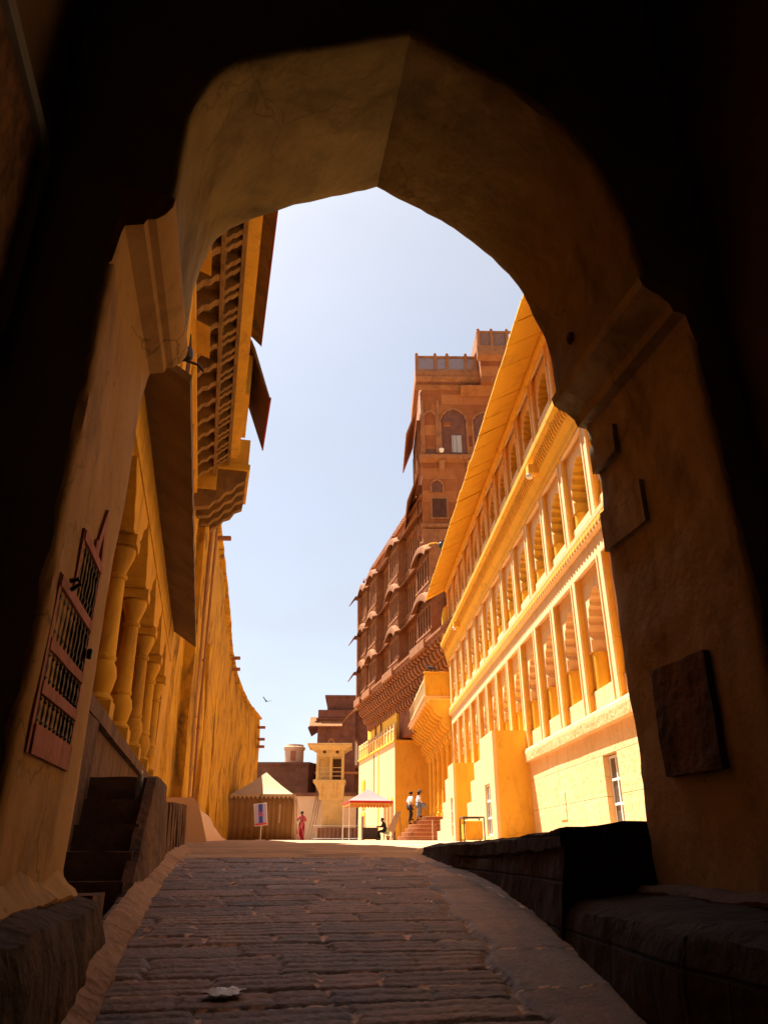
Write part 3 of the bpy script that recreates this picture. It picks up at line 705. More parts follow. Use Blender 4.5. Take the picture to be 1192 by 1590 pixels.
# ------------------------------------------------------------------ long arcaded building on the right
A27 = radians(2.69)
def arcade_building():
    root = thing('arcaded_building', 'long yellow arcaded building on the right, cream where sunlit, with deep sloping eave', 'building', (3.8, 42.0, 0), A27)
    P = 2.15; S0, S1 = -34.0, 0.0                 # facade runs y = -34 .. 0, x = 0
    NB = 14
    op = [(-(24.27-P*k)-1.86, -(24.27-P*k)) for k in range(-3, 12)]   # opening y-ranges (near to far)
    # ground storey
    w = MB(); w.box(0, 6, S0, -25.74, 1.0, 3.98); w.box(0, 6, -24.80, S1, 1.0, 3.98); w.box(0, 6, -25.74, -24.80, 1.0, 1.90); w.box(0, 6, -25.74, -24.80, 3.44, 3.98); w.box(.3, 6, -25.74, -24.80, 1.90, 3.44)
    w.build('ground_storey_wall', 'rough_base', root)
    b = MB(); b.prism([(0.3, 3.98), (-.13, 4.02), (-.16, 4.30), (-.12, 4.40), (.3, 4.42)], 'y', S0, -17.75); b.rough(.012, 2.5, 4, 1); b.build('ledge', 'rough_base', root, smooth=40)
    MB().box(0.002, 6, S0, S1-.002, 3.982, 4.45).build('floor_band', 'cream', root)
    # storey piers and bands
    def piers(z0, z1, x0=0.0):
        edges = [S0] + [e for o in sorted(op) for e in o] + [S1]
        for a, c in zip(edges[0::2], edges[1::2]):
            p = MB().box(x0+.025, .55, a, c, z0, z1).build('pier', 'yellow', root)
            MB().box(x0, x0+.024, a+.0, c-.0, z0, z1).build('pier_face', 'cream', p)  # cream slab puts sunlight into the colour of the pier front
    piers(4.45, 7.85); MB().box(0.0, 6, S0, S1, 7.85, 8.82).build('wall_band', 'cream', root)
    piers(8.82, 11.4); MB().box(0.0, 6, S0, S1, 11.4, 12.75).build('wall_band', 'cream', root)
    piers(12.75, 15.75, .02); MB().box(0.0, 6, S0, S1, 15.75, 16.3).build('wall_band', 'cream', root)
    MB().box(2.6, 6, S0, S1, 4.45, 15.75).build('inner_wall', 'yellow', root)
    for z in (7.82, 11.37): MB().box(.56, 2.6, S0, S1, z, z+.3).build('gallery_ceiling', 'yellow', root)
    MB().box(-.0, 2.6, S1-.25, S1-.003, 4.45, 15.75).build('end_wall', 'yellow', root)
    MB().box(0, 6, S0, S1, 16.3, 16.7).build('roof_slab', 'yellow', root)
    # frames (raised mouldings) on the piers, a thin proud fillet
    def window(kind, a, c, z0, z1, zs, za, sill, xr):
        """one arched bay: recessed foil arch, jambs and sill block"""
        w = MB()
        inset = .27
        ap = arch(a+inset, c-inset, zs, za, 40, foils=11, bulge=.085)
        poly = [(a, zs-.30), (a+inset+.02, zs-.30), (a+inset+.02, zs)] + ap[1:-1] + [(c-inset-.02, zs), (c-inset-.02, zs-.30), (c, zs-.30), (c, z1), (a, z1)]
        w.prism(poly, 'x', xr+.03, xr+.40)
        o = w.build('arched_window', 'archcream' if kind == 'low' else 'yellow', root)
        MB().prism(poly, 'x', xr, xr+.028).build('spandrel_face', 'cream', o)  # thin cream slab colours the arch front as sunlit
        j = MB(); j.lathe([(.2,0),(.2,zs-.302-z0)], 12, (xr+.21, a+.2, z0)); j.build('jamb', 'ochre', o, smooth=40)
        j = MB(); j.lathe([(.2,0),(.2,zs-.302-z0)], 12, (xr+.21, c-.2, z0)); j.build('jamb', 'ochre', o, smooth=40)
        s = MB().box(xr-.03, xr+.30, a, c, z0, sill); s.build('sill_block', 'cream', o, bevel=.012)
        return o
    mesh_cache = {}
    def window_set(kind, z0, z1, zs, za, sill, xr, lattice):
        first = None
        for i, (a, c) in enumerate(op):
            if first is None:
                first = (window(kind, a, c, z0, z1, zs, za, sill, xr), a)
                o = first[0]
                f = MB(); t = .05
                f.box(-.03, .03, a-.02, a+.05, z0+.0, z1); f.box(-.03, .03, c-.05, c+.02, z0, z1); f.box(-.03, .03, a+.05, c-.05, z1-.05, z1+.02)
                f.build('frame_moulding', 'cream', o, bevel=.008)
                if lattice:
                    l = MB()
                    for q in range(12):
                        y = a + .25 + (c-a-.5)*q/11
                        l.tube([(xr+.52, y, sill), (xr+.52, y, sill+.55)], .012, 5)
                    for q in range(5): l.tube([(xr+.52, a+.2, sill+.1+.11*q), (xr+.52, c-.2, sill+.1+.11*q)], .010, 5)
                    l.build('lattice_rail', 'ochre', o)
                d = MB().box(1.55, 1.6, a+.1, c-.1, z0, zs+.75) if kind == 'mid' else MB().box(2.55, 2.59, a+.45, c-.45, z0, zs+.35); d.build('shutter', 'darkwood' if kind == 'mid' else 'wood' if kind == 'top' else 'ochre', o)
            else:
                copy_part(first[0], root, (0, a-first[1], 0))
    window_set('low', 4.45, 7.82, 6.2, 7.32, 4.95, .15, True)
    window_set('mid', 8.82, 11.37, 9.95, 10.95, 9.18, .13, False)
    window_set('top', 12.75, 15.6, 14.35, 15.15, 13.92, .12, False)
    # string course below the middle storey, with a carved running leaf
    b = MB().prism([(.02, 8.30), (-.10, 8.36), (-.12, 8.50), (-.05, 8.56), (-.09, 8.62), (-.10, 8.74), (.02, 8.80)], 'y', S0, S1); b.build('string_course', 'cream', root)
    b = MB()
    y = S0
    while y < S1 - .2:
        b.prism([(y, 8.44), (y+.05, 8.40), (y+.12, 8.42), (y+.17, 8.5), (y+.1, 8.545), (y+.04, 8.52)], 'x', -.135, -.10); y += .22
    b.build('carved_leaf_band', 'ochre', root)
    # main cornice with dentils
    b = MB().prism([(.02, 11.42), (-.06, 11.46), (-.09, 11.62), (-.22, 11.80), (-.28, 12.12), (-.46, 12.30), (-.48, 12.46), (-.30, 12.52), (-.26, 12.62), (.02, 12.70)], 'y', S0, S1); b.build('cornice', 'yellow', root)
    b = MB(); y = S0
    while y < S1 - .2:
        b.prism([(-.10, 11.70), (-.30, 11.92), (-.36, 12.16), (-.22, 12.14), (-.10, 11.84)], 'y', y, y+.07); y += .17
    b.build('dentil_band', 'ochre', root)
    b = MB(); y = S0
    while y < S1 - .2:
        b.prism([(y, 12.53), (y+.06, 12.50), (y+.13, 12.52), (y+.18, 12.59), (y+.1, 12.63), (y+.04, 12.6)], 'x', -.315, -.27); y += .22
    b.build('carved_leaf_band', 'ochre', root)
    # long stone eave: separate slabs, each slightly out of line
    b = MB(); y = S0; r = random.Random(3)
    while y < S1 + .5:
        L = r.uniform(.75, 1.15); e = min(y+L, S1+.55); dz = r.uniform(-.03, .03); dx = r.uniform(-.025, .025)
        t = r.uniform(-.01, .01)
        b.hexa([(-1.22+dx, y+.014, 15.30+dz), (.02, y+.014, 15.98+t), (.02, e-.014, 15.98+t), (-1.22+dx, e-.014, 15.30+dz)],
               [(-1.22+dx, y+.014, 15.37+dz), (.02, y+.014, 16.08+t), (.02, e-.014, 16.08+t), (-1.22+dx, e-.014, 15.37+dz)])
        y += L
    b.build('eave', 'eave', root, bevel=.008)
    MB().hexa([(-1.16, S0, 15.46), (.02, S0, 16.115), (.02, S1+.5, 16.115), (-1.16, S1+.5, 15.46)], [(-1.16, S0, 15.52), (.02, S0, 16.2), (.02, S1+.5, 16.2), (-1.16, S1+.5, 15.52)]).build('eave_backing', 'stepstone', root)
    b = MB().prism([(.02, 15.62), (-.10, 15.70), (-.14, 15.80), (-.10, 15.90), (.02, 15.97)], 'y', S0, S1); b.build('eave_moulding', 'yellow', root)
    # rounded turret shaft at the far corner, hanging on a tapering corbel
    b = MB().lathe([(.01,0),(.05,.05),(.07,.2),(.16,.5),(.2,.75),(.30,1.05),(.33,1.25),(.26,1.35),(.30,1.5),(.31,2.9),(.28,3.2),(.2,3.45),(.1,3.6),(.01,3.68)], 18, (-.02, .12, 11.2)); b.build('corner_turret', 'yellow', root, smooth=45)
    # stepped stair blocks against the wall
    def stepped(s, steps, name, label, win):
        poly = [(-s, 1.2)]
        poly.append((-s, steps[0][1]))
        for (e, z), nxt in zip(steps, steps[1:] + [(None, 1.2)]):
            poly.append((-e, z)); poly.append((-e, nxt[1]))
        o = MB().prism(poly, 'x', -1.03, -.003).build(name, 'yellow', root, label=label)
        y0, y1, zb, zt = win
        fp = [(-s, 1.2)] + poly[1:] + [(y1, 1.2), (y1, zt), (y0, zt), (y0, 1.2)]
        MB().prism(fp, 'x', -1.15, -1.032).build('buttress_face', 'cream', o)  # cream front on golden core: sunlit and shaded sides told by colour
        MB().box(-1.16, -1.033, y0+.002, y1-.002, 1.2, zb).build('window_sill', 'cream', o); return o
    b1 = stepped(17.75, [(15.4,5.0),(13.95,4.35),(13.0,3.8),(11.9,3.1),(10.8,2.53)], 'stepped_buttress', 'nearer and larger stepped block', (-16.92, -15.98, 1.89, 3.46))
    b2 = stepped(8.3, [(6.6,4.95),(5.4,4.45),(4.2,3.5),(3.0,2.8),(1.6,2.3)], 'stepped_buttress', 'farther stepped block', (-7.92, -7.18, 1.94, 3.56))
    # sash windows
    def sash(x, y0, y1, z0, z1, par, rows=3):
        w = MB(); t = .055
        w.box(x-.03, x+.02, y0, y0+t, z0, z1); w.box(x-.03, x+.02, y1-t, y1, z0, z1); w.box(x-.03, x+.02, y0+t, y1-t, z1-t, z1); w.box(x-.03, x+.02, y0+t, y1-t, z0, z0+t)
        ym = (y0+y1)/2; w.box(x-.04, x+.01, ym-.025, ym+.025, z0+t, z1-t)
        for k in range(1, rows): zz = z0 + (z1-z0)*k/rows; w.box(x-.042, x+.012, y0+t, y1-t, zz-.025, zz+.025)
        o = w.build('sash_window', 'white', par); MB().box(x-.012, x-.004, y0+t, y1-t, z0+t, z1-t).build('pane', 'glass', o)
        return o
    sash(.16, -25.72, -24.82, 1.91, 3.42, root); sash(-1.07, -16.9, -16.0, 1.9, 3.45, root); sash(-1.07, -7.9, -7.2, 1.95, 3.55, root)
    for y in (-21.5, -29.0): MB().box(-.02, .02, y, y+.6, 2.2, 2.9).build('blind_panel', 'rough_base', root, bevel=.02)
    # little wall lamp on the cornice
    return root
arcade_building()
def W27(x, y): return (3.8 + x*cos(A27) - y*sin(A27), 42 + x*sin(A27) + y*cos(A27))

def cornice_lamps():
    for i, (y, lab) in enumerate(((-22.7, 'small yellow boxed spotlight clamped high on the cornice near the gate arch'), (-6.0, 'small yellow boxed spotlight on the far stretch of the cornice'))):
        x, yy = W27(-.40, y); root = thing('spotlight', lab, 'spotlight', (x, yy, 11.75), A27, 'spotlights on the cornice')
        MB().box(-.14, .16, -.16, .16, 0, .34).build('housing', 'ochre', root, bevel=.04)
        MB().lathe([(.03,-.12),(.09,-.10),(.11,0),(.08,.04)], 12, (-.08, -.02, .0)).build('lens_hood', 'white', root, smooth=40)
cornice_lamps()

# dark parapet on the right of the ramp
def parapet():
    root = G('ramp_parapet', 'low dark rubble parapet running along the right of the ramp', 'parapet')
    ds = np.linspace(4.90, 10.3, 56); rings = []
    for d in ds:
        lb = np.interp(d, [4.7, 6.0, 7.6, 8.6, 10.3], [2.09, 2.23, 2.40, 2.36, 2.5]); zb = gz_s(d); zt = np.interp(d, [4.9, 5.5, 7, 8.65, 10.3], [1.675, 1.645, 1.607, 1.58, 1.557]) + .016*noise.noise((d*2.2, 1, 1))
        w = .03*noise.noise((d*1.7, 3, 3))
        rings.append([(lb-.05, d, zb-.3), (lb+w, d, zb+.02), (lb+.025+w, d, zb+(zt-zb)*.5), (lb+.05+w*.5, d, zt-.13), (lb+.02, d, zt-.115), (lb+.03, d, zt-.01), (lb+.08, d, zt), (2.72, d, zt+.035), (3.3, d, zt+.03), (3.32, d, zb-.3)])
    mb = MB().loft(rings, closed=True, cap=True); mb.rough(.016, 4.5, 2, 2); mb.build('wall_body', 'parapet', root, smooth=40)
    rings = []
    for d in np.linspace(10.31, 12.2, 16):
        o = .25*(d-10.3)**1.5*.5; zb = gz_s(d); zt = np.interp(d, [10.2, 12.2], [1.55, 1.53])
        rings.append([(2.52+o, d, zb-.3), (2.52+o, d, zb), (2.56+o, d, zt-.02), (2.60+o, d, zt), (3.3, d, zt), (3.3, d, zb-.3)])
    mb = MB().loft(rings, closed=True, cap=True); mb.rough(.012, 5, 2, 5); mb.build('low_end', 'rough_base', root, smooth=40, label='low sunlit end of the parapet')
parapet()
# ------------------------------------------------------------------ entrance building with balcony
def entrance():
    root = thing('entrance_building', 'yellow entrance building with long railed balcony on scrolled brackets above a columned porch', 'building', (3.8, 42.0, 0), A27)
    L = 15.5
    MB().box(1.3, 6, .02, L+3, 1.5, 9.3).build('porch_back_wall', 'yellow', root)
    MB().box(-.0, 1.3, .02, L, 1.6, 3.05).build('porch_floor', 'yellow', root)
    MB().box(-.1, .12, .03, L, 2.92, 3.12).build('porch_floor_edge', 'yellow', root, bevel=.02)
    MB().box(0, 6, .02, L, 8.2, 9.3).build('lintel', 'yellow', root)
    MB().box(.3, 6, .02, L+5, 9.7, 13.4).build('upper_wall', 'cream', root)
    b = MB().prism([(.31, 12.2), (-.25, 12.45), (-.28, 12.6), (.31, 12.75)], 'y', 1.2, L+5); b.build('upper_cornice', 'cream', root)
    for k in range(7):
        y = .35 + k*2.45; c = MB()
        c.box(-.08, .36, y-.22, y+.22, 3.12, 3.5); c.lathe([(.2,.38),(.22,.45),(.17,.5),(.2,.75),(.16,.95),(.14,3.6),(.19,3.75),(.16,3.85),(.22,4.1)], 10, (.14, y, 3.12)); c.box(-.1, .38, y-.24, y+.24, 7.2, 8.2)
        o = c.build('porch_column', 'yellow', root, smooth=35)
        for q, (yo) in enumerate((0, 1.22)):
            if y+yo > L: continue
            b = MB().prism([(.02, 7.1), (-.10, 7.15), (-.16, 7.4), (-.10, 7.62), (-.28, 7.72), (-.46, 7.9), (-.50, 8.15), (-.44, 8.32), (-.66, 8.42), (-.92, 8.62), (-.98, 8.85), (-1.25, 9.1), (-1.28, 9.31), (.02, 9.31)], 'y', y+yo-.11, y+yo+.11)
            b.build('scroll_bracket', 'yellow', root, bevel=.02)
    # balcony
    b = MB(); b.box(-1.38, .3, 1.15, L, 9.31, 9.55); b.box(-1.46, .3, 1.08, L+.05, 9.55, 9.66); b.build('balcony_floor', 'cream', root, bevel=.02)
    MB().box(-1.34, .29, 1.14, 1.34, 9.662, 11.0).build('balcony_end_parapet', 'ochre', root, bevel=.02)
    MB().box(-1.38, .29, 1.08, 1.38, 11.0, 11.08).build('parapet_coping', 'yellow', root, bevel=.02)
    n = 26
    for k in range(n):
        y = 1.5 + (L-1.6)*k/(n-1); MB().box(-1.34, -1.26, y-.04, y+.04, 9.66, 10.75 + (.12 if k % 5 == 0 else 0)).build('baluster', 'cream', root)
    MB().box(-1.30, -1.285, 1.4, L-.1, 9.75, 10.6).build('railing_panel', 'bluegrey', root)
    MB().box(-1.36, -1.24, 1.36, L, 10.60, 10.70).build('handrail', 'cream', root)
    # lower connecting wall behind the people
    return root
entrance()

def perched_bird(loc, rot, label, s=1.0, group=None):
    root = thing('pigeon', label, 'bird', loc, rot, group)
    mb = MB(); mb.loft([[( x, r*cos(2*pi*k/10), z+r*sin(2*pi*k/10)) for k in range(10)] for x, z, r in ((-.17*s,.10*s,.012*s),(-.10*s,.115*s,.04*s),(-.02*s,.13*s,.06*s),(.05*s,.15*s,.055*s),(.085*s,.19*s,.035*s),(.10*s,.225*s,.034*s),(.125*s,.23*s,.02*s),(.15*s,.222*s,.004*s))], closed=True, cap=True)
    mb.build('body', 'feather', root, smooth=70)
    t = MB().hexa([(-.30*s,-.03*s,.06*s),(-.12*s,-.035*s,.09*s),(-.12*s,.035*s,.09*s),(-.30*s,.03*s,.06*s)], [(-.30*s,-.03*s,.07*s),(-.12*s,-.03*s,.12*s),(-.12*s,.03*s,.12*s),(-.30*s,.03*s,.07*s)]); t.build('tail', 'feather', root)
    for q in (-1, 1): MB().tube([(.0, q*.025*s, .09*s), (.01*s, q*.025*s, 0)], .006*s, 5).build('leg', 'rose', root)
    return root
x, y = W27(-1.0, 1.24)
perched_bird((x, y, 11.08), 2.9, 'dark pigeon perched on the near end of the yellow balcony', 1.8)

def flying_bird(loc, rot, label, s):
    root = thing('pigeon', label, 'bird', loc, 0); root.rotation_euler = rot
    mb = MB(); mb.loft([[(x, r*cos(2*pi*k/8), r*sin(2*pi*k/8)) for k in range(8)] for x, r in ((-.2*s,.01),( -.1*s,.045*s),(.05*s,.06*s),(.14*s,.035*s),(.2*s,.008))], closed=True, cap=True); mb.build('body', 'feather', root, smooth=70)
    for q in (-1, 1):
        w = MB().hexa([(-.08*s,q*.04*s,0),(.09*s,q*.04*s,0),(.04*s,q*.42*s,.2*s),(-.06*s,q*.40*s,.2*s)], [(-.08*s,q*.04*s,.02*s),(.09*s,q*.04*s,.02*s),(.04*s,q*.42*s,.21*s),(-.06*s,q*.40*s,.21*s)]); w.build('wing', 'feather', root)
flying_bird((-9.6, 60, 12.4), (0.3, 0, 2.2), 'bird flying above the far end of the left wall', 1.0)

# round steps up to the porch
def porch_steps():
    root = thing('porch_steps', 'rounded brown stone steps leading up to the yellow porch', 'steps', (3.3, 46.5, 1.93))
    for k, r in enumerate((2.5, 2.28, 2.06, 1.88, 1.6, 1.15)):
        poly = [(.6, -r)] + [(-r*sin(t), -r*cos(t)) for t in np.linspace(0, pi, 26)] + [(.6, r)]
        MB().prism(poly, 'z', .0 if k == 0 else .21*k+.001, .21*(k+1)).build('step', 'redtrim', root, bevel=.015)
    MB().box(-.12, .6, -2.85, -2.55, 0, 1.0).build('cheek_block', 'redtrim', root, bevel=.02)
    MB().tube([(-.6,-2.6,0),(-.6,-2.6,1.0)], .02, 6).build('post', 'white', root)
porch_steps()

# projecting yellow block with railing, left of the porch
A125 = radians(12.5)
def corner_block():
    root = thing('corner_block', 'projecting yellow corner block with railed roof beyond the porch', 'building', (.80, 56.0, 0), A125)
    L = 14.3
    o = MB().box(.03, 7, 0, L, 1.6, 8.7).build('block_wall', 'yellow', root); MB().box(0, .028, .002, L, 1.6, 8.7).build('block_face', 'cream', o)  # cream slab colours this side as sunlit, golden wall as shaded
    MB().box(-.12, .03, .0, .55, 1.7, 2.9).build('corner_footing', 'brownblock', root, bevel=.02)
    MB().box(-.10, 7, -.1, L+.1, 8.7, 8.86).build('roof_band', 'yellow', root, bevel=.02)
    MB().box(-.03, -.001, 5.6, 6.0, 1.9, 8.6).build('wall_strip', 'yellow', root)
    for y in np.linspace(.15, L-.1, 14):
        p = MB().box(-.06, .16, y-.10, y+.10, 8.86, 9.95); p.lathe([(.10,0),(.12,.06),(.05,.14),(.01,.2)], 8, (.05, y, 9.95)); p.build('railing_post', 'cream', root)
    MB().box(.02, .08, 0, L, 8.862, 9.65).build('railing_panel', 'yellow', root)
    MB().box(-.02, .12, 0, L, 9.65, 9.75).build('handrail', 'cream', root)
    for y in np.linspace(.7, 3.4, 3):
        MB().box(-.06, .16, 0, 0, 0, 0) if False else None
    # tall arched windows and a doorway on the sunny side
    for y in (.9, 2.1, 3.3):
        o = MB().prism(arch(y-.42, y+.42, 4.3, 4.95, 16) + [(y+.42, 2.6), (y-.42, 2.6)], 'x', -.04, .02).build('arched_window', 'ochre', root)
        MB().prism(arch(y-.30, y+.30, 4.2, 4.75, 16) + [(y+.30, 2.7), (y-.30, 2.7)], 'x', -.055, -.01).build('screen', 'redtrim', o)
    for y in (11.9,):
        o = MB().box(-.05, .02, y-.75, y+.75, 4.6, 6.9).build('shutter_frame', 'ochre', root); MB().box(-.07, -.02, y-.55, y+.55, 4.75, 6.7).build('shutter', 'ochre', o)
        o = MB().box(-.05, .02, y-.9, y+.9, 1.9, 4.3).build('doorway', 'yellow', root); MB().box(-.07, -.02, y-.6, y+.6, 1.9, 4.0).build('door', 'reddark', o)
    MB().box(.4, 6, 1.0, L-2, 8.87, 12.6).build('set_back_storey', 'yellow', root)
    for y in (6.4, 8.6): 
        o = MB().box(.36, .41, y-.5, y+.5, 9.9, 11.5).build('window', 'ochre', root); MB().box(.34, .37, y-.3, y+.3, 10.0, 11.3).build('pane', 'reveal', o)
    MB().tube([(-.05, 7.4, 8.6), (-.05, 7.4, 5.0)], .03, 6).build('cable', 'black', root)
    return root
corner_block()

# ------------------------------------------------------------------ red palace
A136 = radians(13.6)
def palace():
    root = thing('red_palace', 'long red sandstone palace with rows of hooded oriels rising behind the yellow buildings', 'palace', (3.5, 46.0, 0), A136)
    S1 = 21.6
    ST = [(13.6, 16.9), (16.9, 20.3), (20.3, 24.2)]
    bays = [(-.6, 2.6), (7.7, 10.6), (15.3, 18.0), (19.3, 21.6)]
    flat = [(2.6, 7.7), (10.6, 15.3), (18.0, 19.3)]
    MB().box(.35, 12, -6, S1, 9.0, 17.0).build('body_wall', 'red', root); MB().box(.352, 12, 2.3, S1, 17.0, 25.0).build('body_wall', 'red', root)
    # heavy base gallery and its corbels
    b = MB(); b.box(-1.0, .4, -6, S1+.2, 13.1, 13.6); b.box(-1.1, .4, -6, S1+.3, 13.35, 13.48); b.build('gallery_base', 'redtrim', root)
    for i, (a, c) in enumerate(bays): MB().box(-1.2, -.95, a-.1, c+.1, 13.02, 13.62).build('oriel_base', 'redtrim', root, bevel=.03)
    n = 34
    for k in range(n):
        y = -4 + (S1+4)*(k+.5)/n
        b = MB().prism([(.36, 10.9), (.1, 11.0), (.0, 11.3), (.04, 11.5), (-.28, 11.62), (-.40, 11.95), (-.32, 12.1), (-.62, 12.25), (-.78, 12.6), (-.72, 12.75), (-.95, 12.85), (-.96, 13.09), (.36, 13.09)], 'y', y-.15, y+.15)
        b.build('corbel', 'redtrim', root)
    for z in (12.2,): MB().box(-.42, .3, -5, S1, z-.05, z+.05).build('corbel_beam', 'redtrim', root)
    cols = 0
    for si, (z0, z1) in enumerate(ST):
        h = z1 - z0
        # recessed stretches: parapet panel, dark gallery with slender piers, sloping chajja
        for (a, c) in flat:
            w = MB(); w.box(.0, .34, a, c, z0, z0+.62); w.box(.0, .34, a, c, z1-.55, z1)
            m = max(3, int((c-a)/.58))
            for k in range(m+1):
                y = a + (c-a)*k/m; w.box(.05, .26, y-.11, y+.11, z0+.62, z1-.55)
                if k < m: w.prism(arch(y+.11, y+(c-a)/m-.11, z1-.95, z1-.62, 8) + [(y+(c-a)/m-.11, z1-.54), (y+.11, z1-.54)], 'x', .08, .2)
            o = w.build('arcade_screen', 'redtrim', root)
            MB().box(.30, .345, a, c, z0+.62, z1-.55).build('screen_void', 'reveal', o)
            k = MB()
            for q in range(int((c-a)/.24)): y = a+.12+q*.24; k.box(-.03, .03, y-.05, y+.05, z0+.08, z0+.54)
            k.box(-.05, .05, a, c, z0+.54, z0+.66); k.build('carved_parapet', 'redtrim', o)
            ch = MB().prism([(.1, z1-.12), (-.62, z1-.62), (-.64, z1-.56), (.1, z1+.02)], 'y', a, c); ch.build('chajja', 'hoodred', root)
            MB().box(-.12, .36, a, c, z1+.02, z1+.16).build('string_course', 'redtrim', root)
            MB().box(-.06, .36, a, c, z1+.30, z1+.40).build('string_course', 'redtrim', root)
        for bi, (a, c) in enumerate(bays):
            if bi == 0 and si == 2: continue
            w = MB(); x0 = -.62
            w.box(x0, .34, a, c, z0+.02, z0+.72); w.box(x0, .34, a, c, z1-.75, z1)
            m = 5
            for k in range(m+1):
                y = a + (c-a)*k/m; y = min(max(y, a+.07), c-.07); w.box(x0+.01, x0+.2, y-.07, y+.07, z0+.72, z1-.75)
                if k < m:
                    y2 = a + (c-a)*(k+1)/m; w.prism(arch(y+.05, y2-.05, z1-1.15, z1-.8, 8) + [(y2-.05, z1-.74), (y+.05, z1-.74)], 'x', x0+.03, x0+.13)
            w.box(x0+.02, .34, a+.01, a+.14, z0+.72, z1-.75); w.box(x0+.02, .34, c-.14, c-.01, z0+.72, z1-.75)
            o = w.build('oriel', 'redtrim', root)
            MB().box(x0+.24, x0+.28, a+.14, c-.14, z0+.72, z1-.75).build('screen_void', 'reveal', o)
            k = MB()
            for q in range(int((c-a)/.22)): y = a+.11+q*.22; k.box(x0-.05, x0-.0, y-.05, y+.05, z0+.12, z0+.6)
            k.box(x0-.08, x0+.01, a-.04, c+.04, z0+.60, z0+.74); k.build('carved_parapet', 'redtrim', o)
            # curved bangla hood
            rings = []; R = 14
            for t in np.linspace(0, 1, R+1):
                y = a-.2 + (c-a+.4)*t; hh = .8*sin(pi*t)**.8
                rings.append([(x0+.1, y, z1-.55+hh), (x0-.35, y, z1-.72+hh*.95), (x0-.42, y, z1-1.0+hh*.8), (x0-.44, y, z1-.92+hh*.8), (x0-.35, y, z1-.60+hh*.95), (x0+.1, y, z1-.42+hh)])
            hd = MB().loft(rings, closed=True, cap=True); ho = hd.build('curved_hood', 'hoodred', root, smooth=35)
            fl = MB().prism(arch(a, c, z1-.76, z1+.28, 14) , 'x', x0+.0, x0+.33); fl.build('hood_gable', 'redtrim', ho)
            f = MB().lathe([(.05,0),(.11,.08),(.13,.2),(.05,.3),(.02,.45)], 8, (x0-.02, (a+c)/2, z1+.38)); f.build('finial', 'redtrim', ho, smooth=40)
    # end hoods seen in silhouette at the far corner
    for (z0, z1) in ST:
        h = MB().prism([(.34, z1-.5), (-1.2, z1-.6), (-1.65, z1-1.35), (-1.6, z1-1.4), (-1.1, z1-.75), (.34, z1-.7)], 'y', S1+.02, S1+.9); h.build('corner_hood', 'reddark', root)
        MB().box(-.9, .34, S1, S1+.5, z0, z1-.7).build('corner_oriel', 'redtrim', root)
    # roof parapet with posts
    MB().box(.0, 1, 2.3, S1, 24.36, 25.3).build('roof_parapet', 'redtrim', root)
    MB().box(-.25, 1, 2.2, S1+.1, 25.3, 25.42).build('roof_cornice', 'redtrim', root)
    b = MB()
    for k in range(42): y = 2.5 + k*.455; b.box(.05, .22, y-.07, y+.07, 25.42, 26.1); b.prism([(y-.14, 26.1), (y+.14, 26.1), (y, 26.35)], 'x', .06, .2)
    b.build('crenellation', 'redtrim', root)
    return root
palace()

